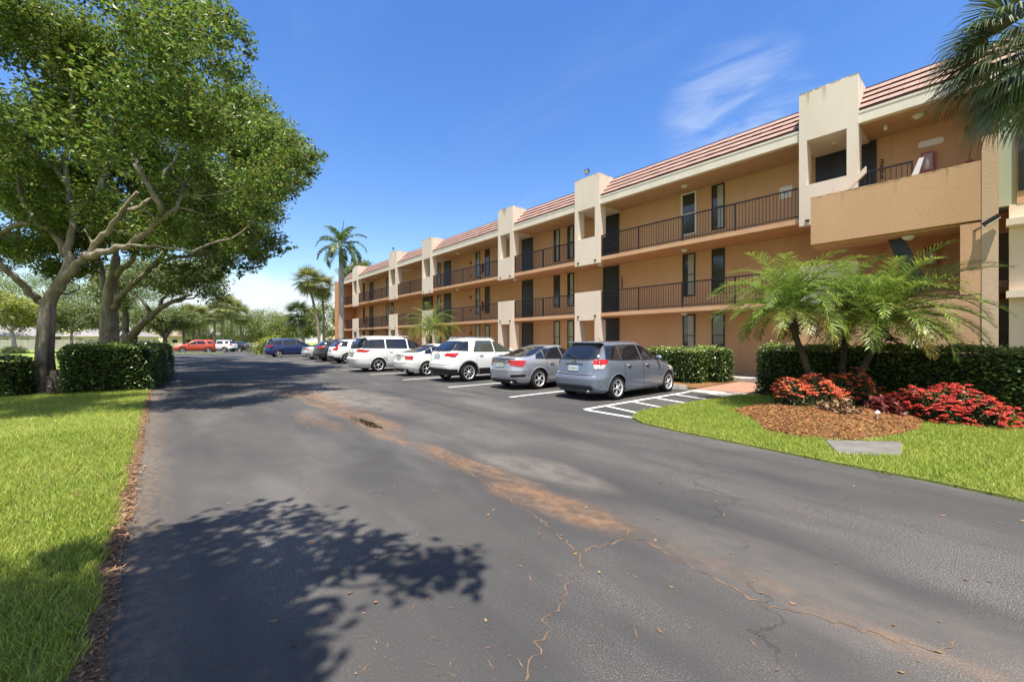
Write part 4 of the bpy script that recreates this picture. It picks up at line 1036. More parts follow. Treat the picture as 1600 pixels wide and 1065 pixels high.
CROSS = dict(W=1.845, H=1.66, paint=M['p_white'], axles=(-1.36, 1.36), wr=.355, spokes=8, wstyle=0, clad=.50, arch=.10, archm=M['cladding'], chrome=True, wiper=True,
    front=[(.24, 2.05), (.35, 2.22), (.55, 2.30), (.75, 2.27), (.88, 2.12), (.98, 1.75), (1.06, 1.35), (1.12, 1.05), (1.25, .78), (1.42, .40), (1.55, .05), (1.62, -.25), (1.665, -.6)],
    rear=[(.24, -2.08), (.32, -2.22), (.48, -2.28), (.62, -2.30), (.72, -2.27), (.9, -2.24), (1.06, -2.20), (1.14, -2.15), (1.35, -1.93), (1.48, -1.74), (1.56, -1.60), (1.62, -1.42), (1.665, -1.0)],
    width=[(.24, .82), (.35, .885), (.5, .915), (.75, .922), (.95, .91), (1.08, .875), (1.15, .84), (1.35, .755), (1.5, .685), (1.58, .62), (1.63, .53), (1.665, .30)],
    belt=(1.12, 1.5), doors=[(-1.02, -.08, .50, 1.10), (-.08, 1.02, .50, 1.09)], glass=M['carglass2'],
    windows=[[(-1.95, 1.20), (-1.38, 1.18), (-1.25, 1.52), (-1.62, 1.50)], [(-1.12, 1.15), (-.16, 1.13), (-.18, 1.545), (-.88, 1.545)], [(-.06, 1.13), (.86, 1.11), (.30, 1.43), (-.09, 1.545)]],
    rear_glass=[(-.68, 1.18), (.68, 1.18), (.57, 1.53), (-.57, 1.53)], windscreen=[(-.68, 1.12), (.68, 1.12), (.56, 1.55), (-.56, 1.55)], mirror=(.72, 1.15),
    tail=[([(-.30, 1.0), (.16, .94), (.32, 1.10), (-.20, 1.10)], M['tail'])], head=(.78, 0), plate=.98, emblem=1.10, rails=(-1.35, .2, .56, 1.69), antenna=-1.3,
    rear_trim=[([(-.72, .66), (.72, .66), (.72, .674), (-.72, .674)], M['seam'], 'tailgate_gap'), ([(-.66, .42), (.66, .42), (.66, .52), (-.66, .52)], M['cladding'], 'bumper_insert')])
VAN = dict(W=1.985, H=1.76, paint=M['p_white'], axles=(-1.47, 1.56), wr=.345, spokes=5, wstyle=0, chrome=False, wiper=True,
    front=[(.2, 2.3), (.32, 2.48), (.5, 2.54), (.7, 2.50), (.84, 2.35), (.96, 2.0), (1.06, 1.68), (1.15, 1.42), (1.3, 1.12), (1.5, .70), (1.64, .32), (1.72, -.05), (1.765, -.5)],
    rear=[(.2, -2.32), (.3, -2.46), (.5, -2.52), (.66, -2.53), (.76, -2.49), (.95, -2.46), (1.12, -2.42), (1.2, -2.38), (1.45, -2.24), (1.6, -2.14), (1.68, -2.06), (1.73, -1.9), (1.765, -1.45)],
    width=[(.2, .86), (.32, .95), (.5, .985), (.75, .993), (.98, .975), (1.12, .945), (1.2, .915), (1.4, .83), (1.58, .755), (1.67, .68), (1.725, .58), (1.765, .34)],
    belt=(1.15, 1.6), doors=[(-1.05, .15, .30, 1.12), (.15, 1.25, .30, 1.10)],
    windows=[[(-2.20, 1.20), (-1.14, 1.19), (-1.12, 1.62), (-2.02, 1.59)], [(-1.02, 1.185), (.08, 1.17), (.06, 1.635), (-1.00, 1.625)], [(.20, 1.165), (1.18, 1.14), (.66, 1.48), (.18, 1.63)]],
    rear_glass=[(-.74, 1.20), (.74, 1.20), (.62, 1.62), (-.62, 1.62)], windscreen=[(-.74, 1.15), (.74, 1.15), (.60, 1.64), (-.60, 1.64)], mirror=(.98, 1.18), spoiler=(-2.06, 1.705, .62),
    tail=[([(-.34, 1.03), (.24, .99), (.46, 1.10), (-.22, 1.14)], M['tail'])], head=(.76, 0), plate=.86, emblem=1.08, rails=(-1.8, .3, .66, 1.79), railm=M['p_white'],
    rear_trim=[([(-.8, .62), (.8, .62), (.8, .634), (-.8, .634)], M['seam'], 'tailgate_gap'), ([(-.35, .95), (.35, .95), (.35, .975), (-.35, .975)], M['chrome'], 'tailgate_trim')])
VANB = dict(VAN, paint=M['p_navy'], chrome=True, railm=M['chrome'])
SUVA = dict(CROSS, clad=.42, archm=M['p_white'], arch=.06, glass=M['carglass'], tail=[([(-.14, .95), (.14, .95), (.10, 1.42), (-.05, 1.30)], M['tail']), ([(-.30, .92), (.12, .92), (.14, 1.08), (-.18, 1.08)], M['tail'])], railm=M['cladding'], spokes=5, plate=.9)
SUVD = dict(CROSS, paint=M['p_dark'], clad=None, archm=M['p_dark'], glass=M['carglass'], tail=[([(-.40, 1.02), (.12, 1.0), (.26, 1.14), (-.25, 1.15)], M['tail'])], railm=M['cladding'], spokes=5, plate=.86)
COUPE = dict(SEDAN, paint=M['p_grey'], tail=[([(-.4, .86), (.12, .86), (.18, .93), (-.36, .93)], M['tail'])])
JEEP = dict(CROSS, H=1.72, paint=M['p_red'], clad=None, archm=M['p_red'], arch=.085, glass=M['carglass'], railm=M['cladding'], spokes=5, nr=7, nf=6,
    front=[(.26, 2.1), (.38, 2.2), (.6, 2.24), (.85, 2.22), (.98, 2.14), (1.06, 1.9), (1.10, 1.3), (1.15, 1.0), (1.3, .78), (1.5, .48), (1.62, .25), (1.69, -.05), (1.725, -.5)],
    rear=[(.26, -2.1), (.36, -2.24), (.6, -2.26), (.8, -2.2), (1.0, -2.18), (1.15, -2.16), (1.35, -2.10), (1.55, -2.02), (1.64, -1.95), (1.69, -1.8), (1.725, -1.4)],
    tail=[([(-.10, .80), (.10, .80), (.10, 1.12), (-.10, 1.12)], M['tail'])], rear_trim=[([(-.85, .42), (.85, .42), (.85, .56), (-.85, .56)], M['chrome'], 'rear_bumper')])
car('hatchback', 'grey-blue hatchback with five spoke wheels, nearest car to the striped bay', 'car', -7.22, 10.42, 90, HATCH)
car('sedan', 'silver saloon with big pointed red tail lamps beside the grey-blue hatchback', 'car', -10.27, 10.55, 90, SEDAN)
car('crossover', 'white crossover with black lower cladding between the silver and white saloons', 'car', -13.77, 10.25, 90, CROSS)
car('sedan', 'white saloon between the white minivan and the white crossover', 'car', -17.05, 10.25, 90, SEDAN2)
car('minivan', 'tall white minivan with dark side windows, longest of the row', 'car', -20.9, 9.75, 90, VAN)
car('crossover', 'white crossover with tall red tail lamps left of the white minivan', 'car', -29.7, 11.1, 90, SUVA)
car('crossover', 'dark charcoal crossover with red tail lamps between two pale cars', 'car', -33.3, 11.1, 90, SUVD)
car('sedan', 'light grey low car parked between the dark crossover and the navy minivan', 'car', -37.2, 11.2, 90, COUPE)
car('minivan', 'navy blue minivan at the far end of the row, chrome along its sills', 'car', -45.3, 10.0, 90, VANB)
car('off_roader', 'boxy orange-red off-roader parked by the far hedge', 'car', -69.5, 3.45, -90, JEEP)
car('crossover', 'white crossover parked next to the orange-red off-roader', 'car', -71.6, 6.3, -130, dict(SUVA, railm=M['chrome']))
car('sedan', 'dark saloon with red tail lamps just right of the far white crossover', 'car', -73.5, 8.6, -140, dict(SEDAN2, paint=M['p_dark']))
car('sedan', 'silver saloon partly behind the grey shrub at the far end', 'car', -76.5, 13.0, -110, dict(SEDAN2, paint=M['p_silver']))
# ------------------------------------------------------------------ trees, palms, hedges
def clump_leaves(cs, rs, per, size, squash=.75, flat=.5):
    P = []
    for c, r in zip(cs, rs):
        n = int(per * (r / .9) ** 2)
        d = unit(rng.normal(size=(n, 3))) * (rng.random((n, 1)) ** .45) * r; d[:, 2] *= squash
        d *= 1 + .35 * np.sin(d[:, [1, 2, 0]] * 5 / r)
        P.append(np.array(c) + d)
    p = np.concatenate(P); return p, leaf_quads(p, np.full(len(p), size), .5, flat)
def wob_path(pts, amp=.05, n=4):
    pts = [Vector(p) for p in pts]; out = []
    for i in range(len(pts) - 1):
        p0, p1, p2, p3 = pts[max(i-1, 0)], pts[i], pts[i+1], pts[min(i+2, len(pts)-1)]
        for k in range(n):
            t = k / n; q = .5 * ((2*p1) + (p2-p0)*t + (2*p0-5*p1+4*p2-p3)*t*t + (3*p1-p0-3*p2+p3)*t**3)
            out.append(q + Vector((R.gauss(0, amp), R.gauss(0, amp), R.gauss(0, amp))) * (0 if (i == 0 and k == 0) else 1))
    out.append(pts[-1]); return out
def limb(b, pts, r0, r1, amp=.04, n=10):
    P = wob_path(pts, amp); m = len(P); b.tube(P, [r0 + (r1 - r0) * (i / (m - 1)) ** .8 for i in range(m)], n); return P
def crown_mesh(root, cs, rs, per, size, m, light=None, lf=.18, flat=.5, squash=.75):
    p, v = clump_leaves(cs, rs, per, size, squash, flat); n = len(p)
    mi = np.zeros(n, int)
    if light is not None:
        f = rng.random(n); blob = np.sin(p[:, 0] * 1.7 + 1) * np.sin(p[:, 1] * 1.9) * np.sin(p[:, 2] * 2.3); mi = ((f < lf) | ((blob > .35) & (f < .6))).astype(int)
    return np_mesh('crown', v, quads_n(n), [m] + ([light] if light is not None else []), root, midx=mi)
def proj(p):
    X = CS * p[0] + SN * p[1]; Z = -SN * p[0] + CS * p[1]; return 800 + FPX * X / Z, HOR - FPX * (p[2] - CAM_H) / Z, Z
SIL = [(-420, 415), (-420, -700), (300, -700), (322, 0), (380, 28), (396, 75), (382, 110), (412, 140), (436, 175), (470, 215), (520, 240), (486, 285), (452, 298), (438, 335), (444, 380), (405, 418), (330, 428), (250, 415), (200, 405), (150, 398), (100, 400), (60, 428), (0, 440)]
def sample_crown(c, rad, n, rmin, rmax, cond=None, edge=.85):
    out, rs, tries = [], [], 0
    while len(out) < n and tries < 60000:
        tries += 1
        d = np.array([R.gauss(0, 1) for _ in range(3)]); d /= np.linalg.norm(d); d *= R.uniform(.35, 1) ** .5
        p = np.array(c) + d * np.array(rad); r = R.uniform(rmin, rmax)
        if cond and not cond(p, r): continue
        if out and min(np.sum((np.array(out) - p) ** 2, axis=1)) < (r * .62) ** 2: continue
        out.append(p); rs.append(r)
    return out, rs
def sil_ok(p, r, k=.85):
    x, y, Z = proj(p)
    if Z < 2: return False
    q = r * FPX / Z * k; pts = np.array([(x, y), (x + q, y), (x - q, y), (x, y + q), (x, y - q * .5)])
    return bool(in_poly(pts, SIL).all())
def twigs(b, cs, nodes, frac, r0=.035):
    nodes = [Vector(q) for q in nodes]
    for c in cs:
        if R.random() > frac: continue
        c = Vector(c); q = min(nodes, key=lambda w: (w - c).length + max(0, w.z - c.z) * .6)
        if not .3 < (q - c).length < 2.4: continue
        mid = q.lerp(c, .5) + Vector((R.gauss(0, .2), R.gauss(0, .2), -.15 * (q - c).length * .4)); limb(b, [q, mid, c], min(.045, r0 * (.7 + (q - c).length * .15)), .008, .03, 6)
# --- big fig at the front left
def fig1():
    Z = 12.6; root = empty('shade_tree', (*at(72, Z), 0), label='nearest big spreading shade tree, pale trunk rising from between two dark hedges', cat='tree', group='shade trees in the left verge')
    b = MB(); nodes = []
    def L(pts, r0, r1, amp=.035):
        P = limb(b, [pt(*p) for p in pts], r0, r1, amp, 12); nodes.extend(P[3:]); return P
    base = pt(72, 622, Z); base.z = -.05
    L([(70, 628, Z), (70, 560, Z), (73, 500, Z), (78, 470, Z), (90, 448, Z), (104, 428, 12.6), (111, 400, 12.8)], .235, .13, .008)
    for (dx, dz, rr) in ((-8, -.1, .11), (8, .1, .11), (-1, -.17, .10)):
        b.tube(wob_path([pt(70 + dx * 1.25, 628, Z + dz), pt(70 + dx, 560, Z + dz), pt(73 + dx * .8, 500, Z + dz), pt(77 + dx * .5, 462, Z + dz * .6)], .008), [rr * 1.15] * 4 + [rr] * 5 + [rr * .85, rr * .6, rr * .35, rr * .12], 10)
    P = [base + Vector((0, 0, z)) for z in (0, .12, .3, .7)]; b.tube(P, [.36, .30, .27, .25], 14)
    for a in range(5):
        an = a * 1.25 + .3; d = Vector((math.cos(an), math.sin(an), 0)); b.tube([base + d * .2 + Vector((0, 0, .5)), base + d * .36 + Vector((0, 0, .18)), base + d * .62 + Vector((0, 0, .02)), base + d * .8 + Vector((0, 0, -.06))], [.10, .10, .06, .03], 8)
    L([(74, 492, Z), (66, 474, 12.5), (50, 462, 12.3), (25, 437, 11.9), (0, 412, 11.5), (-45, 370, 11.0), (-90, 300, 10.8)], .14, .05)
    L([(76, 478, Z), (84, 455, 12.55), (98, 434, 12.5), (120, 415, 12.4), (138, 396, 12.2), (160, 370, 12.0), (185, 340, 11.8), (215, 300, 11.7)], .165, .05)
    L([(136, 398, 12.2), (165, 392, 12.0), (200, 383, 11.7), (240, 354, 11.4), (273, 325, 11.4), (290, 290, 12.0), (300, 255, 12.6)], .12, .03)
    L([(100, 432, 12.6), (110, 390, 12.9), (113, 340, 13.1), (106, 290, 13.2), (107, 215, 13.3), (112, 150, 13.3)], .125, .04)
    L([(112, 335, 13.1), (135, 312, 13.3), (158, 292, 13.6), (170, 240, 13.8), (178, 180, 14)], .13, .05)
    L([(105, 400, 12.9), (80, 362, 13.3), (54, 346, 13.6), (30, 300, 13.9), (22, 250, 14)], .13, .05)
    L([(54, 346, 13.6), (20, 355, 13.6), (-10, 368, 13.6), (-60, 350, 13.5)], .10, .04)
    L([(106, 290, 13.2), (85, 262, 13.4), (60, 248, 13.6), (40, 200, 13.8)], .09, .03)
    L([(240, 354, 11.4), (250, 330, 11.2), (238, 300, 11.0), (222, 270, 10.9), (205, 240, 10.8)], .10, .04)
    L([(185, 340, 11.8), (215, 322, 12.2), (250, 300, 12.6), (265, 250, 13), (330, 190, 13)], .08, .03)
    L([(200, 383, 11.7), (245, 385, 11), (300, 395, 10.6)], .05, .015)
    def cond(p, r):
        x, y, Zp = proj(p)
        if 0 < x < 285 and y > 215 and Zp < 12.6 and R.random() > .22: return False
        return sil_ok(p, r) and p[0] < -8.3 and not (p[1] < -.7 and p[0] > -10.5) and not (p[2] < 5.2 and p[1] < -1.5 and R.random() < .5)
    cs, rs = sample_crown((-16.6, -1.0, 8.6), (8.2, 6.6, 4.4), 185, .5, 1.0, cond)
    # the hanging right-hand lobe that reaches over the road
    for (x, y, Zq, r) in ((505, 243, 11.2, .16), (488, 240, 11.2, .28), (470, 246, 11.1, .4), (486, 268, 11.3, .25), (455, 222, 11.3, .4), (470, 285, 11.2, .22), (440, 250, 11.2, .6), (420, 200, 11.5, .5), (405, 160, 11.7, .4), (385, 60, 11.6, .28), (372, 45, 11.6, .35), (390, 85, 11.7, .25), (350, 30, 11.6, .45), (330, 15, 11.7, .5), (345, 60, 11.7, .5), (360, 110, 11.7, .5), (430, 300, 11.6, .35), (415, 330, 11.8, .4), (400, 280, 11.5, .6), (380, 330, 11.8, .55)):
        cs.append(np.array(pt(x, y, Zq))); rs.append(r)
    for q in range(46):
        cs.append(np.array(pt(R.uniform(-30, 150), R.uniform(370, 432), R.uniform(13.5, 17)))); rs.append(R.uniform(.3, .6))
    twigs(b, cs, nodes, .6)
    tr = b.build('trunk', M['bark1'], root); tr.location = -root.location
    c = crown_mesh(root, cs, rs, 1150, .115, M['leaf_fig'], M['leaf_fig2'], .16); c.location = -root.location
fig1()
def fig2():
    Z = 20.0; root = empty('shade_tree', (*at(171, Z), 0), label='second big shade tree with dark furrowed forked trunk behind the trimmed hedge', cat='tree', group='shade trees in the left verge')
    b = MB(); nodes = []
    def L(pts, r0, r1, amp=.04):
        P = limb(b, [pt(*p) for p in pts], r0, r1, amp, 10); nodes.extend(P[3:]); return P
    L([(171, 592, Z), (171, 540, Z), (170, 490, Z), (172, 452, Z), (178, 425, 20), (181, 400, 20)], .36, .16, .01)
    for (dx, dz, rr) in ((-9, -.15, .17), (9, .1, .18)):
        b.tube(wob_path([pt(171 + dx, 592, Z + dz), pt(171 + dx, 540, Z + dz), pt(170 + dx * .8, 490, Z + dz), pt(172 + dx, 455, Z)], .01), [rr * 1.1] * 4 + [rr] * 5 + [rr * .85, rr * .6, rr * .35, rr * .12], 10)
    L([(169, 492, Z), (166, 470, Z), (160, 435, 20.2), (152, 405, 20.5), (135, 360, 21), (120, 300, 21)], .18, .06)
    L([(173, 468, Z), (178, 430, 20), (182, 395, 20), (180, 340, 20), (190, 260, 20)], .19, .06)
    L([(176, 482, Z), (190, 462, 19.6), (212, 440, 19.2), (240, 415, 18.8), (285, 402, 18.2), (318, 398, 17.8), (360, 380, 17.5)], .16, .04)
    L([(182, 430, 20), (205, 405, 19.6), (225, 370, 19.3), (260, 320, 19), (330, 260, 18.5)], .14, .04)
    L([(240, 415, 18.8), (262, 388, 18.4), (300, 350, 18), (350, 320, 17.8), (410, 290, 17.5)], .12, .03)
    L([(225, 370, 19.3), (215, 320, 19), (235, 250, 19)], .1, .03)
    def cond(p, r): return sil_ok(p, r)
    cs, rs = sample_crown((-26.5, .2, 9.2), (8.6, 6.6, 5.6), 190, .7, 1.3, cond)
    for (x, y, Zq, r) in ((440, 392, 17.5, .3), (425, 375, 17.5, .6), (450, 388, 17.4, .18), (462, 385, 17.3, .12), (430, 340, 17.6, .5), (405, 400, 17.4, .55), (380, 415, 17.6, .45), (350, 418, 17.8, .5), (335, 432, 17.6, .35), (300, 420, 17.8, .55), (320, 440, 17.5, .25), (375, 430, 17.3, .2), (270, 420, 18, .6), (395, 418, 17.5, .35), (290, 440, 17.8, .4)):
        cs.append(np.array(pt(x, y, Zq))); rs.append(r)
    twigs(b, cs, nodes, .6)
    tr = b.build('trunk', M['bark1'], root); tr.location = -root.location
    c = crown_mesh(root, cs, rs, 560, .175, M['leaf_fig'], M['leaf_fig2'], .2); c.location = -root.location
fig2()
# tree behind the camera's left shoulder: only its shade is seen
def fig0():
    root = empty('shade_tree', (1.2, -4.6, 0), label='shade tree whose leafy shadow falls across the road in the foreground', cat='tree', group='shade trees in the left verge')
    b = MB(); P = limb(b, [(1.2, -4.6, -.05), (1.15, -4.5, 1.5), (1.2, -4.3, 3.0)], .45, .32, .01); nodes = []
    for sx, sy, tz in ((-3.6, .2, 6.4), (-3.0, .6, 6.8), (-.5, -1.8, 7), (-3.6, -2.6, 6.6), (-1.0, -4, 7), (-2.5, -.3, 6.6)):
        kk = tz / math.tan(SUN_EL); tip = Vector((sx + sun_az.x * kk, sy + sun_az.y * kk, tz)); nodes += limb(b, [(1.2, -4.3, 2.9), Vector((1.2, -4.3, 4.6)).lerp(tip, .4), tip], .12, .02, .05)[2:]
    poly = [(-4.55, -2.0), (-4.6, -.3), (-4.62, .85), (-3.95, 1.2), (-3.1, 1.42), (-2.55, 1.78), (-2.05, 1.7), (-1.85, 1.35), (-2.3, .95), (-2.1, .55), (-1.5, .2), (-.8, -.4), (.2, -1), (1.5, -6.5), (-3.4, -6.0), (-3.9, -3.6)]
    cs, rs = [], []
    t = 0
    while len(cs) < 480 and t < 30000:
        t += 1; s = np.array([R.uniform(-4.8, 2), R.uniform(-6.5, 2)]); r = R.uniform(.22, .42)
        if not in_poly(np.array([s, s + [r*.8, 0], s - [r*.8, 0], s + [0, r*.8], s - [0, r*.8]]), poly).all(): continue
        if s[1] > .2 and R.random() < .25: continue
        z = R.uniform(5.8, 7.6); k = z / math.tan(SUN_EL); cs.append(np.array([s[0] + sun_az.x * k, s[1] + sun_az.y * k, z])); rs.append(r)
    for q in range(70):
        s = np.array([R.uniform(-3.3, -1.9), R.uniform(-.35, .5)])
        if s[1] > .3 and s[0] > -2.3: continue
        z = R.uniform(5.8, 7.6); k = z / math.tan(SUN_EL); cs.append(np.array([s[0] + sun_az.x * k, s[1] + sun_az.y * k, z])); rs.append(R.uniform(.22, .38))
    twigs(b, cs, nodes, .5, .02)
    tr = b.build('trunk', M['bark1'], root); tr.location = -root.location
    c = crown_mesh(root, cs, rs, 540, .12, M['leaf_fig'], M['leaf_fig2'], .16, 1.2, .5); c.location = -root.location
fig0()
# --- generic tree from a picture position
def tree(px, Z, top, halfw, label, m, bark, light=None, trunk_r=.18, fork=.35, n=26, per=420, size=.3, lean=0.0, low=.3, group='trees beyond the car park', limbs=5, name='broadleaf_tree'):
    """top: picture row of the crown top; halfw: half width of the crown in metres"""
    x, y = at(px, Z); H = CAM_H + (HOR - top) / FPX * Z; root = empty(name, (x, y, 0), label=label, cat='tree', group=group)
    b = MB(); zc = H * (low + 1) / 2; rz = H * (1 - low) / 2; lx, ly = cam2w(lean, 0)
    f = Vector((lx * .4, ly * .4, H * fork)); limb(b, [(0, 0, -.1), f * .5, f], trunk_r * 1.25, trunk_r * .8, .02)
    nodes = []
    for k in range(limbs):
        a = 2*math.pi*k/limbs + R.uniform(-.4, .4); tip = Vector((lx + math.cos(a) * halfw * .65, ly + math.sin(a) * halfw * .65, zc + R.uniform(-.1, .5) * rz)); mid = f.lerp(tip, .45) + Vector((0, 0, .12 * H * R.random()))
        nodes += limb(b, [f * .96, mid, tip], trunk_r * .6, trunk_r * .12, .05, 7)[2:]
    cs, rs = sample_crown((lx, ly, zc), (halfw * .85, halfw * .85, rz * .82), n, halfw * .2, halfw * .36)
    twigs(b, cs, nodes, .35, .03)
    b.build('trunk', bark, root); k = .9
    p = []; 
    # leaf budget independent of clump size
    P = []
    for c, r in zip(cs, rs):
        nn = per; d = unit(rng.normal(size=(nn, 3))) * (rng.random((nn, 1)) ** .45) * r; d[:, 2] *= .75; d *= 1 + .35 * np.sin(d[:, [1, 2, 0]] * 5 / r); P.append(np.array(c) + d)
    P = np.concatenate(P); v = leaf_quads(P, np.full(len(P), size), .5, .5); mi = np.zeros(len(P), int)
    if light is not None: mi = (rng.random(len(P)) < .3).astype(int)
    np_mesh('crown', v, quads_n(len(P)), [m] + ([light] if light is not None else []), root, midx=mi)
    return root
# leaning dark oak between the second fig and the lot
def leaning():
    Z = 33; root = empty('leaning_tree', (*at(196, Z), 0), label='dark limbed tree leaning right just beyond the second big trunk', cat='tree', group='shade trees in the left verge')
    b = MB(); nodes = []
    def L(pts, r0, r1):
        P = limb(b, [pt(*p) for p in pts], r0, r1, .06, 8); nodes.extend(P[2:])
    L([(196, 565, Z), (197, 535, Z), (205, 522, Z)], .7, .5)
    L([(203, 528, Z), (220, 508, 32.5), (240, 490, 32), (262, 474, 31.5), (300, 460, 31)], .36, .10)
    L([(199, 525, Z), (196, 500, Z), (197, 470, 33), (190, 440, 33)], .3, .1)
    L([(236, 494, 32), (228, 476, 32), (214, 460, 32)], .2, .08)
    L([(250, 480, 32), (262, 455, 32), (285, 430, 32)], .16, .05)
    L([(262, 474, 31.5), (290, 468, 31), (325, 452, 31)], .12, .04)
    cs, rs = [], []
    for k in range(60):
        x = R.uniform(150, 345); y = R.uniform(405, 470) + (0 if x > 200 else 10)
        if y > 455 and 205 < x < 300: y -= 30
        cs.append(np.array(pt(x, y, R.uniform(28, 38)))); rs.append(R.uniform(.7, 1.25))
    twigs(b, cs, nodes, .6)
    tr = b.build('trunk', M['bark2'], root); tr.location = -root.location
    c = crown_mesh(root, cs, rs, 260, .24, M['leaf_oak'], M['leaf_pale'], .25); c.location = -root.location
leaning()
tree(112, 62, 462, 5.5, 'pale grey-green tree behind the fence between the two big trunks', M['leaf_pale'], M['barkpale'], M['leaf_oak'], n=34, low=.32)
tree(25, 54, 452, 5.8, 'bright yellow-green tree with slender white trunk left of the nearest big tree', M['leaf_yellow'], M['barkpale'], M['leaf_pale'], n=36, trunk_r=.22, low=.35, lean=-1.5)
tree(-60, 70, 405, 9, 'tall green tree at the left edge behind the fence', M['leaf_pale'], M['bark2'], M['leaf_yellow'], n=36)
tree(185, 75, 470, 6, 'soft green tree behind the leaning dark tree', M['leaf_pale'], M['bark2'], M['leaf_oak'], n=30)
tree(258, 66, 478, 4.6, 'low forked oak behind the far clipped hedge', M['leaf_pale'], M['bark2'], M['leaf_oak'], n=30, low=.42, fork=.25, trunk_r=.35)
tree(418, 98, 482, 8.5, 'broad dark green tree in the gap behind the navy minivan', M['leaf_oak'], M['bark2'], M['leaf_yellow'], n=44, per=520, low=.1)
tree(380, 105, 492, 7, 'olive green tree left of the broad dark tree', M['leaf_oak'], M['bark2'], M['leaf_pale'], n=36, low=.05)
tree(455, 90, 492, 5.5, 'bushy green tree behind the leaning cabbage palm', M['leaf_oak'], M['bark2'], M['leaf_yellow'], n=34, low=.08)
tree(505, 76, 470, 5.0, 'green tree filling the gap beside the terracotta end wall', M['leaf_oak'], M['bark2'], M['leaf_yellow'], n=34, low=.1)
tree(330, 120, 490, 8, 'hazy green tree behind the cabbage palm cluster', M['leaf_oak'], M['bark2'], M['leaf_pale'], n=36, low=.05)
tree(285, 125, 494, 8, 'farthest dull green tree left of the cabbage palms', M['leaf_oak'], M['bark2'], M['leaf_pale'], n=34, low=.05)
tree(563, 74, 405, 4.2, 'yellowish tree top showing above the far end of the roof', M['leaf_oak'], M['bark2'], M['leaf_yellow'], n=34, low=.5, trunk_r=.25)
tree(60, 92, 418, 9.5, 'tall mid green tree in the second row behind the left fence', M['leaf_oak'], M['bark2'], M['leaf_pale'], n=44, low=.1, per=480)
tree(150, 98, 420, 9.5, 'rounded mid green tree filling the gap between the two big trunks', M['leaf_oak'], M['bark2'], M['leaf_yellow'], n=44, low=.1, per=480)
tree(232, 104, 436, 9.5, 'wide mid green tree behind the leaning dark limbs', M['leaf_oak'], M['bark2'], M['leaf_pale'], n=44, low=.1, per=480)
# --- palms
def frond_arrays(base, az, e0, L, droop, n, lmax, wid, vee=.25, hang=.35, fwd=.55, roll=0.0):
    m = 18; s = np.linspace(0, 1, m); el = e0 - droop * s ** 1.35; ds = L / (m - 1)
    hx = np.cumsum(np.cos(el)) * ds; hz = np.cumsum(np.sin(el)) * ds
    ca, sa = math.cos(az), math.sin(az); P = np.stack([base[0] + hx * ca, base[1] + hx * sa, base[2] + hz], 1)
    T = unit(np.gradient(P, axis=0)); side = np.array([-sa, ca, 0.0])
    Q = []
    # rachis as a thin cross
    up = np.cross(T, np.broadcast_to(side, T.shape)) * -1
    for ax in (np.broadcast_to(side, T.shape), up):
        r = (.016 * (1 - s) + .004)[:, None] * ax
        Q.append(np.stack([P[:-1] - r[:-1], P[:-1] + r[:-1], P[1:] + r[1:], P[1:] - r[1:]], 1))
    t = np.repeat(np.linspace(.14, .99, n), 2); sg = np.tile([1., -1.], n); idx = t * (m - 1); i = np.minimum(idx.astype(int), m - 2); f = (idx - i)[:, None]
    p = P[i] * (1 - f) + P[i+1] * f; tt = unit(T[i] * (1 - f) + T[i+1] * f); uu = unit(np.cross(tt, side)); uu[uu[:, 2] < 0] *= -1
    jit = rng.normal(0, .14, (len(t), 3))
    d = unit(tt * (fwd + .5 * t[:, None] ** 3) + side * sg[:, None] * (1 - .35 * t[:, None] ** 3) + uu * vee + jit)
    ll = (lmax * (.55 + .45 * np.sin(np.pi * np.clip(t * .95 + .05, 0, 1))) * np.where(t > .85, 1 - (t - .85) * 2.2, 1) * rng.uniform(.85, 1.1, len(t)))[:, None]
    mid = p + d * ll * .5; d2 = unit(d + np.array([0, 0, -hang])); tip = mid + d2 * ll * .5
    w = unit(np.cross(d, uu)) * wid
    Q.append(np.stack([p - w * .5, p + w * .5, mid + w, mid - w], 1)); Q.append(np.stack([mid - w, mid + w, tip + w * .12, tip - w * .12], 1))
    return np.concatenate(Q)
def pinnate_crown(root, base, nf, L, n, lmax, wid, m, dry, ndry=5, e_hi=1.35, e_lo=-.35, droop=(1.0, 1.7), lean=None, **kw):
    A, Bq = [], []
    for k in range(nf):
        u = (k + .5) / nf; az = k * 2.39996 + R.uniform(-.2, .2); e = e_hi + (e_lo - e_hi) * u ** .8 + R.uniform(-.1, .1); l = L * (.75 + .3 * math.sin(math.pi * min(1, u + .15))) * R.uniform(.88, 1.1)
        q = frond_arrays(base, az, e, l, R.uniform(*droop) * (.75 + .5 * (1 - abs(u - .4))), n, lmax, wid, **kw)
        if lean is not None:
            dz = np.linalg.norm(q - np.array(base), axis=-1, keepdims=True); q = q + np.array(lean) * dz
        (Bq if k >= nf - ndry else A).append(q)
    a = np.concatenate(A); o = np_mesh('crown', a.reshape(-1, 3), quads_n(len(a)), m, root)
    if Bq: a = np.concatenate(Bq); np_mesh('yellowing_fronds', a.reshape(-1, 3), quads_n(len(a)), dry, root)
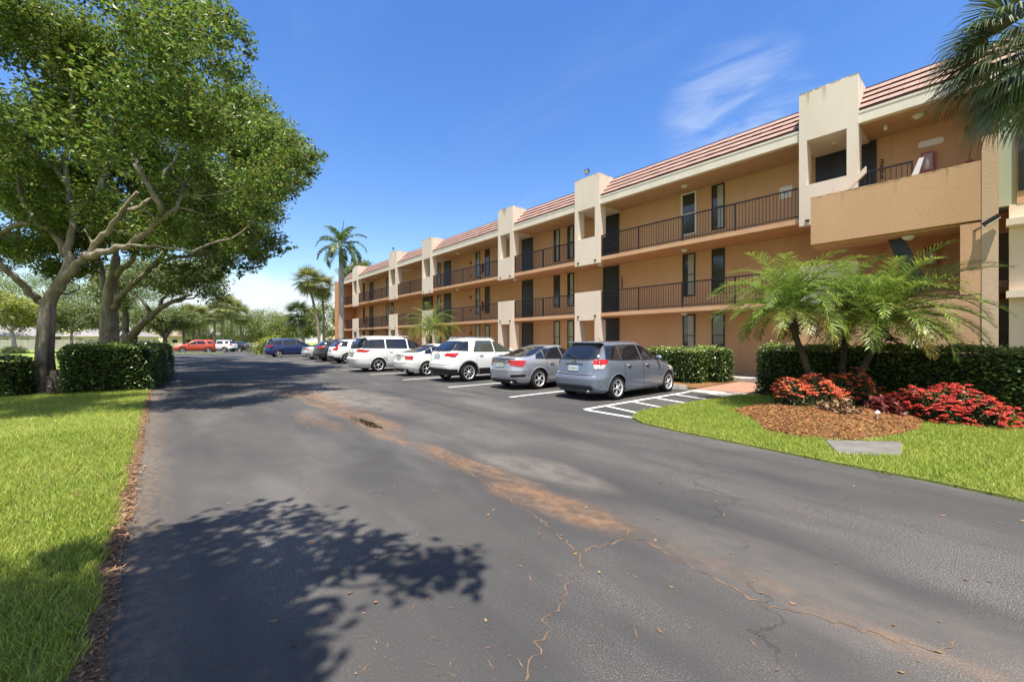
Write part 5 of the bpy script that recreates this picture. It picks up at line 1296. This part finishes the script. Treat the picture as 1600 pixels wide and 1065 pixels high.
def date_palm(base, path, L, label, nf=62, group=None, lean=None, tr=(.07, .06), n=46, lmax=.33, e_lo=-.15):
    root = empty('date_palm', base, label=label, cat='palm', group=group); base = Vector(base)
    pts = [Vector(p) - base for p in path]; b = MB(); P = limb(b, pts, tr[0], tr[1], .006, 10)
    for q in P[2:]:
        for k in range(4):   # old leaf bases
            a = R.uniform(0, 6.28); d = Vector((math.cos(a), math.sin(a), .9)).normalized(); b.tube([q + d * .05, q + d * .12], [.022, .012], 5)
    b.build('trunk', M['palmdark'], root); top = pts[-1]
    b = MB(); b.tube([top + Vector((0, 0, -.35)), top + Vector((0, 0, -.1)), top + Vector((0, 0, .18))], [.10, .15, .09], 10)
    for k in range(26):
        a = R.uniform(0, 6.28); z = R.uniform(-.42, .05); d = Vector((math.cos(a), math.sin(a), R.uniform(-.9, .3))); o = top + Vector((0, 0, z)); b.tube([o + d * .1, o + d * R.uniform(.2, .38)], [.025, .008], 5)
    b.build('crown_base', M['fibre'], root)
    pinnate_crown(root, tuple(top + Vector((0, 0, .08))), nf, L, n, lmax, .0078, M['frond'], M['frond_dry'], 5, lean=lean, e_hi=1.5, e_lo=e_lo, droop=(.95, 1.65), vee=.4, hang=.35, fwd=.6)
    return root
G1 = 'date palms growing in the mulch mound'
def pth(*a): return [pt(*q) for q in a]
def grounded(v): v = Vector(v); v.z = .1; return v
A = pth((1281, 640, 9.4), (1272, 605, 9.45), (1256, 560, 9.55), (1240, 515, 9.6), (1234, 488, 9.6))
date_palm(grounded(A[0]), A, 1.72, 'left date palm with curved leaning trunk and yellowing lower fronds', group=G1, lean=(-.03, -.02, 0))
A = pth((1314, 645, 9.1), (1330, 610, 9.15), (1352, 570, 9.2), (1368, 535, 9.2), (1375, 505, 9.2))
date_palm(grounded(A[0]), A, 1.85, 'right date palm, the fullest, its fronds reaching over the red ixora', nf=78, group=G1, e_lo=-.12, lean=(.07, .02, .0))
A = pth((1312, 640, 9.6), (1314, 600, 9.7), (1318, 560, 9.8), (1322, 515, 9.9), (1326, 475, 9.9))
date_palm(grounded(A[0]), A, 1.4, 'middle date palm rising upright behind the other two', nf=28, group=G1)
x, y = at(672, 29.2); date_palm((x, y, .05), [(x, y, .0), (x + .03, y, 1.2), (x, y + .03, 2.35)], 2.3, 'date palm in the bed between the white minivan and the building', nf=44, n=36, lmax=.42, tr=(.14, .11))
def royal():
    Z = 40; x, y = at(533, Z); root = empty('royal_palm', (x, y, 0), label='tall royal palm with smooth grey trunk before the far end of the building', cat='palm')
    b = MB(); b.tube([(0, 0, -.1), (0, 0, .6), (.05, 0, 2.6), (.02, .02, 5.2), (-.08, .03, 7.8), (-.12, .03, 9.2)], [.30, .27, .24, .26, .24, .19], 14); b.build('trunk', M['royal'], root)
    b = MB(); b.tube([(-.12, .03, 9.18), (-.12, .03, 9.5), (-.12, .03, 10.4), (-.12, .03, 11.1)], [.19, .22, .15, .07], 12); b.build('crownshaft', M['crownshaft'], root)
    base = np.array([-.12, .03, 10.85]); A = []
    for k in range(17):
        az = k * 2.39996 + .5; u = k / 14; A.append(frond_arrays(base, az, 1.42 - 1.6 * u, 2.7 * R.uniform(.9, 1.1), 1.4 + .5 * R.random(), 50, .62, .04, vee=.25, hang=.7, fwd=.45))
    A.append(frond_arrays(base, 1.0, 1.5, 2.4, .1, 40, .35, .02, vee=.0, hang=.1, fwd=1.6))
    a = np.concatenate(A); np_mesh('crown', a.reshape(-1, 3), quads_n(len(a)), M['royal_frond'], root)
    # dead frond hanging down beside the trunk
    a = frond_arrays(base - np.array([0, 0, .4]), 3.7, -.4, 2.2, 1.2, 30, .5, .02, hang=1.2); np_mesh('hanging_frond', a.reshape(-1, 3), quads_n(len(a)), M['fan'], root)
royal()
def fan_arrays(base, az, e0, plen, flen, nseg=30, span=2.5, droop=.8, wid=.02, hang=.7):
    ca, sa = math.cos(az), math.sin(az); hd = np.array([ca, sa, 0]); side = np.array([-sa, ca, 0])
    m = 6; s = np.linspace(0, 1, m); el = e0 - droop * s; st = np.stack([np.cos(el)[:, None] * hd + np.sin(el)[:, None] * np.array([0, 0, 1])], 0)[0]
    P = np.array(base) + np.concatenate([np.zeros((1, 3)), np.cumsum(st[:-1] * plen / (m - 1), 0)]); T = st[-1]; up = np.cross(side, T) * -1; up = up if up[2] > 0 else -up
    Q = []; r = .014 * side; Q.append(np.stack([P[:-1] - r, P[:-1] + r, P[1:] + r, P[1:] - r], 1)); r = .012 * up; Q.append(np.stack([P[:-1] - r, P[:-1] + r, P[1:] + r, P[1:] - r], 1))
    a = np.linspace(-span/2, span/2, nseg) + rng.normal(0, .03, nseg); hub = P[-1]
    d = np.cos(a)[:, None] * T + np.sin(a)[:, None] * side + (.25 * np.cos(a * 1.2))[:, None] * up * .4 - (np.abs(np.sin(a)) * .12)[:, None] * up; d = unit(d)
    l = (flen * (.72 + .28 * np.cos(a * .8)) * rng.uniform(.9, 1.08, nseg))[:, None]
    w = unit(np.cross(d, up)) * wid; fold = (np.where(np.arange(nseg) % 2, 1, -1) * .006)[:, None] * up
    p1 = hub + d * l * .45 + fold; d2 = unit(d + np.array([0, 0, -hang * .45])); p2 = p1 + d2 * l * .32; d3 = unit(d2 + np.array([0, 0, -hang])); p3 = p2 + d3 * l * .26
    Q.append(np.stack([hub - w * .25 + 0*d, hub + w * .25 + 0*d, p1 + w, p1 - w], 1)); Q.append(np.stack([p1 - w, p1 + w, p2 + w * .6, p2 - w * .6], 1)); Q.append(np.stack([p2 - w * .6, p2 + w * .6, p3 + w * .1, p3 - w * .1], 1))
    return np.concatenate(Q)
def sabal(px, Z, top, label, lean=0.0, rad=1.0, nf=32, m=None, tr=.17, group='cabbage palms beyond the car park'):
    """top: picture row of the crown's middle"""
    x, y = at(px, Z); H = CAM_H + (HOR - top) / FPX * Z; root = empty('cabbage_palm', (x, y, 0), label=label, cat='palm', group=group)
    lx, ly = cam2w(lean, 0); b = MB(); limb(b, [(0, 0, -.1), (lx * .15, ly * .15, H * .35), (lx * .55, ly * .55, H * .7), (lx, ly, H - .1)], tr * 1.1, tr * .85, .02); b.build('trunk', M['palmtrunk'], root)
    A = []
    for k in range(nf):
        u = (k + .5) / nf; A.append(fan_arrays((lx, ly, H), k * 2.39996 + R.uniform(-.2, .2), 1.45 - 2.5 * u + R.uniform(-.2, .2), rad * R.uniform(.55, .85), rad * R.uniform(.8, 1.0), 34, 4.2, .4, .026 * rad, .35))
    a = np.concatenate(A); np_mesh('crown', a.reshape(-1, 3), quads_n(len(a)), m or M['fan_lit'], root); return root
sabal(500, 52, 437, 'tall cabbage palm with slanting trunk, leftmost of the pair by the terracotta wall', lean=-1.6, rad=1.45)
sabal(507, 55, 447, 'tall straighter cabbage palm, right of the pair by the terracotta wall', lean=-.4, rad=1.5)
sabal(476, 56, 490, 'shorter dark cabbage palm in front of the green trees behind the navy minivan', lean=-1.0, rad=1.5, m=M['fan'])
GC = 'cabbage palms beyond the car park'
for i, (px, Z, top, rad, lab, mm) in enumerate((
    (347, 78, 478, 1.9, 'tallest cabbage palm of the cluster above the far white crossover', None), (362, 82, 482, 1.9, 'cabbage palm right of the tallest one in the far cluster', None),
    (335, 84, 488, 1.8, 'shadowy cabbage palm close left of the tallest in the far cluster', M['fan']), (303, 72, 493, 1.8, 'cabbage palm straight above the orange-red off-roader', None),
    (312, 76, 496, 1.7, 'slim cabbage palm above the tail of the orange-red off-roader', None), (288, 70, 497, 1.8, 'stout cabbage palm left of the orange-red off-roader', None),
    (376, 88, 492, 1.8, 'drooping cabbage palm at the right end of the far cluster', None))):
    sabal(px, Z, top, lab, rad=rad, m=mm, tr=.22, lean=R.uniform(-.5, .5))
def right_fan_palm():
    Z = 7.6; base = pt(1655, 78, Z); root = empty('fan_palm', (base.x, base.y, 0), label='dark drooping fan palm fronds hanging in at the upper right corner', cat='palm')
    b = MB(); limb(b, [(0, 0, -.1), (0, .02, 2.5), (0, 0, base.z - .1)], .2, .16, .01); b.build('trunk', M['palmtrunk'], root)
    A = []; o = (0, 0, base.z); ln = math.atan2(-SN, -CS)   # towards picture left
    for k in range(40):
        u = (k + .5) / 40; A.append(fan_arrays(o, k * 2.39996 + .4, 1.3 - 1.9 * u, R.uniform(.85, 1.15), R.uniform(.85, 1.05), 48, 2.9, .55, .016, .95))
    for da, e in ((-.3, .35), (0.05, .1), (.3, -.15), (.6, .2), (-.6, .1), (.15, -.5), (-.15, .6)):
        A.append(fan_arrays(o, ln + da, e, 1.12, 1.08, 52, 2.9, .5, .016, .9))
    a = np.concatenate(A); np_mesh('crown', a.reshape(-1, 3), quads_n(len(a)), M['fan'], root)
right_fan_palm()
# --- hedges
def hedge(a, c, wd, h, label, dens=900, size=.075, tips=.25, group=None, rnd=.18, name='hedge', bulge=.08):
    """clipped hedge along a->c with rounded top edges: dark twiggy core under a skin of leaves"""
    a = Vector((a[0], a[1], 0)); c = Vector((c[0], c[1], 0)); L = (c - a).length; t = (c - a).normalized(); nrm = Vector((-t.y, t.x, 0)); o = a
    def P(u, v, z): return np.outer(u, t) + np.outer(v, nrm) + np.outer(z, (0, 0, 1)) + np.array(o)
    V, S = [], []
    def add(n, f, tip):
        n = max(1, int(n)); u, v, z = f(n); jit = .06
        lump = .06 * np.sin(u * 2.3 + v * 3 + z) + .05 * np.sin(u * 5.1 + 1.3 + z * 4)
        u2 = np.clip(u, rnd * .4, L - rnd * .4)
        # round the corners
        dz = np.clip((z - (h - rnd)) / rnd, 0, 1); k = 1 - (1 - np.sqrt(np.maximum(1 - dz ** 2, 0))) * (rnd / (wd / 2)) * .9
        du = np.clip((np.abs(u - L/2) - (L/2 - rnd)) / rnd, 0, 1); k2 = 1 - (1 - np.sqrt(np.maximum(1 - du ** 2, 0))) * (rnd / (wd / 2)) * .9
        v = v * k * k2 * (1 + lump); z = z * (1 + lump * .5)
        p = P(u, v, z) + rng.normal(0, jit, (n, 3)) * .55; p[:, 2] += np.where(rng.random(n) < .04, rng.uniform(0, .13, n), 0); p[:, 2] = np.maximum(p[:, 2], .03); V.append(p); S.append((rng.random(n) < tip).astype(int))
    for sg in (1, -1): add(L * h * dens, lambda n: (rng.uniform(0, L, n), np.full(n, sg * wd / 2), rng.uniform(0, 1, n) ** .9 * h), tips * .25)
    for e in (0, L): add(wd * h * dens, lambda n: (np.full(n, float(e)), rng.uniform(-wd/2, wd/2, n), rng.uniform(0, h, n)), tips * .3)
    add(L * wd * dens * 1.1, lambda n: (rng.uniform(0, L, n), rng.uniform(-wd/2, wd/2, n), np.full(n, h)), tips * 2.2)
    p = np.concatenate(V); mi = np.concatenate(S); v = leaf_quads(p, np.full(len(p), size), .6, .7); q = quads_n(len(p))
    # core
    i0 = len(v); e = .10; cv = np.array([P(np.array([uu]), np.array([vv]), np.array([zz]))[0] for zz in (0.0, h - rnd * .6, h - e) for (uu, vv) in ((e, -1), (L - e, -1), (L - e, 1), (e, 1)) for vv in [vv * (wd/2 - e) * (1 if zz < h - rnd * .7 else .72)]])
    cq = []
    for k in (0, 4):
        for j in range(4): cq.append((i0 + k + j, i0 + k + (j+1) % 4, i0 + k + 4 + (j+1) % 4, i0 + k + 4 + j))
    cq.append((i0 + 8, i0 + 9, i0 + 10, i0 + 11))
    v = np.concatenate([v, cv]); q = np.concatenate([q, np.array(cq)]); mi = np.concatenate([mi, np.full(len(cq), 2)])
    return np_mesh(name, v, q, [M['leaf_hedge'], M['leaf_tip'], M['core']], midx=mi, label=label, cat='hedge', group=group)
hedge((-17.2, -1.25), (-22.3, -.75), 2.1, 1.36, 'clipped dark hedge right of the nearest tree trunk, rounded end towards the road', tips=.22)
hedge((-18.0, -2.95), (-19.2, -9.0), 1.3, 1.05, 'low dark hedge at the left edge of the picture beside the nearest trunk', tips=.2)
hedge((-45, -1.4), (-60, -1.2), 1.6, 1.05, 'far clipped hedge in sun left of the orange-red off-roader', dens=330, size=.12, tips=.35)
hedge((-8.9, 15.2), (-6.75, 15.0), 1.5, 1.22, 'clipped hedge behind the nose of the grey-blue hatchback', tips=.35)
hedge((-7.4, 15.9), (-6.3, 15.9), 1.2, 1.25, 'short hedge block left of the brick path', tips=.4)
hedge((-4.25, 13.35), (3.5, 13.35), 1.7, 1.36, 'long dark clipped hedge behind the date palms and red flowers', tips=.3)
hedge((-52, 15.2), (-22.5, 15.2), .7, .7, 'low foundation hedge behind the far parked cars', dens=160, size=.14)
# --- shrubs
def shrub(name, c, rad, label, cat, m, n=2500, size=.06, flower=None, nfl=0, fsize=.02, core=True, group=None, ftop=.2):
    root = empty(name, c, label=label, cat=cat, group=group)
    d = unit(rng.normal(size=(n, 3))); d[:, 2] = np.abs(d[:, 2]); r = .72 + .28 * rng.random((n, 1)); lump = 1 + .13 * np.sin(d[:, :1] * 7 + d[:, 1:2] * 5)
    p = d * r * lump * np.array(rad); v = leaf_quads(p, np.full(n, size), .45, .4); np_mesh('foliage', v, quads_n(n), m, root)
    if core:
        b = MB(); b.lathe([(0.02, .0), (.72, .02), (.78, .3), (.62, .62), (.3, .76), (0.01, .8)], 16); 
        b.v = [(q[0] * rad[0], q[1] * rad[1], q[2] * rad[2]) for q in b.v]; b.build('branches', M['core'], root)
    if flower is not None:
        dd = unit(rng.normal(size=(nfl, 3))); dd[:, 2] = np.abs(dd[:, 2]); dd = dd[dd[:, 2] > ftop - .25 * rng.random(len(dd))]; nfl = len(dd)
        l2 = 1 + .13 * np.sin(dd[:, :1] * 7 + dd[:, 1:2] * 5); fc = dd * l2 * np.array(rad) * rng.uniform(.96, 1.06, (nfl, 1)); k = 34
        q = np.repeat(fc, k, 0); e = unit(rng.normal(size=(len(q), 3))); e[:, 2] = np.abs(e[:, 2]) * .7; q = q + e * rng.uniform(.02, .062, (len(q), 1)) * np.array([1.1, 1.1, .8])
        v = leaf_quads(q, np.full(len(q), fsize), .8, .8, outward=e * 2); np_mesh('flowers', v, quads_n(len(q)), flower, root)
    return root
shrub('ixora_bush', (-2.54, 10.49, .05), (.74, .6, .70), 'orange flowering ixora at the left foot of the palms', 'flowering shrub', M['leaf_ixora'], 5200, .06, M['ixora_orange'], 520, .03, ftop=.66)
x, y = at(1330, 9.3)
shrub('ixora_bush', (x, y, .05), (.55, .5, .80), 'orange-red ixora half hidden behind the palm trunks', 'flowering shrub', M['leaf_ixora'], 3600, .06, M['ixora_orange'], 200, .026, ftop=.4)
x, y = at(1478, 7.75)
shrub('ixora_bush', (x, y, .03), (.86, .5, .62), 'long red flowering ixora at the right under the dark hedge', 'flowering shrub', M['leaf_ixora'], 6800, .06, M['ixora_red'], 420, .03, ftop=.12)
x, y = at(1362, 8.6)
shrub('burgundy_plant', (-1.35, 10.75, .08), (.30, .28, .40), 'burgundy leaved plant between the palm trunks and the long red ixora', 'plant', M['leaf_ti'], 520, .14, None, core=False)
shrub('brown_plant', (-1.9, 9.75, .16), (.34, .3, .3), 'dry brown low plant on top of the mulch mound', 'plant', M['litter'], 260, .12, None, core=False)
def path_light(x, y, rz, label):
    root = empty('spotlight', (x, y, .15), rz, label=label, cat='garden light', group='white garden spotlights in the mulch')
    root.scale = (.62, .62, .62); b = MB(); b.tube([(0, 0, -.1), (0, 0, .16)], .012, 8); b.build('stake', M['white'], root)
    b = MB(); b.lathe([(0, -.06), (.04, -.055), (.055, .05), (.045, .055), (.04, .03), (0, .03)], 14, axis='Y'); o = b.build('head', M['white'], root); o.location = (0, 0, .18); o.rotation_euler = (.6, 0, 0)
path_light(-2.15, 9.75, .5, 'white garden spotlight on the mulch under the left palm trunk'); path_light(-1.32, 9.75, -.6, 'white garden spotlight on the mulch near the burgundy plant')
x, y = at(424, 49); shrub('croton_shrub', (x, y, 0), (1.9, 1.9, 2.1), 'yellow-green leafy shrub left of the navy minivan', 'shrub', M['leaf_yellow'], 3600, .2)
x, y = at(396, 50); shrub('grey_shrub', (x, y, 0), (.8, .8, 1.5), 'thin grey shrub in front of the far silver saloon', 'shrub', M['leaf_pale'], 700, .12, core=False)
x, y = at(240, 52); shrub('round_shrub', (x - 6, y, 0), (2.0, 2.0, 1.5), 'sunny round shrub behind the far clipped hedge', 'shrub', M['leaf_pale'], 2400, .18)
x, y = at(22, 52); shrub('round_shrub', (x, y, 0), (2.2, 1.2, .95), 'low round shrub at the foot of the white slender trunk', 'shrub', M['leaf_oak'], 1600, .16)
# --- far left: fence, houses
def fence():
    a = Vector((*at(-120, 60), 0)); c = Vector((*at(235, 78), 0)); d = (c - a); L = d.length; d.normalize(); root = empty('board_fence', a, math.atan2(d.y, d.x), label='long pale board fence beyond the side street at the left', cat='fence')
    b = MB(); n = int(L / .16)
    for k in range(n): b.box((k * .16, 0, .05), (k * .16 + .148, .025, 1.75 + .02 * math.sin(k)))
    b.build('boards', mat('fence_board', (.42, .40, .37), .85, island=.12), root)
    for k in range(int(L / 2.4)): q = MB(); q.box((k * 2.4, .027, 0), (k * 2.4 + .1, .13, 1.85)); q.build('post', M['barkpale'], root)
fence()
def house(px0, px1, Z, zw, zr, label, rm):
    a = Vector((*at(px0, Z), 0)); c = Vector((*at(px1, Z + 4), 0)); d = c - a; L = d.length; d.normalize(); root = empty('house', a, math.atan2(d.y, d.x), label=label, cat='house')
    b = MB(); b.box((0, 0, 0), (L, 9, zw)); b.build('wall', M['cream'], root)
    b = MB(); e = .6; r = [(-e, -e, zw), (L + e, -e, zw), (L + e, 9 + e, zw), (-e, 9 + e, zw)]; p, q = (4, 4.5, zr), (L - 4, 4.5, zr)
    b.face([r[0], r[1], q, p]); b.face([r[1], r[2], q]); b.face([r[2], r[3], p, q]); b.face([r[3], r[0], p]); b.face([(x_, y_, zw - .02) for x_, y_, _ in r][::-1]); b.build('roof', rm, root)
    for k in range(3):
        x0 = L * (.18 + .28 * k); w = MB(); w.box((x0, -.05, .9), (x0 + 1.4, -.003, 2.1)); o = w.build('window', M['whiteframe'], root); w = MB(); w.box((x0 + .08, -.06, .98), (x0 + 1.32, -.052, 2.02)); w.build('pane', M['winglass'], o)
rm = mat('grey_shingle', (.24, .23, .23), .9, noise=.15, scale=3)
house(-60, 62, 76, 2.5, 4.9, 'grey roofed bungalow behind the fence at the left edge', rm)
house(95, 215, 84, 2.5, 4.6, 'grey hipped roof bungalow behind the fence between the big trunks', rm)
house(255, 330, 120, 3.0, 5.5, 'pale far building behind the cabbage palm trunks', mat('brown_shingle', (.33, .24, .19), .9))
house(345, 420, 126, 3.2, 5.2, 'white far building low behind the cabbage palm cluster', mat('pale_roof', (.55, .54, .52), .8))
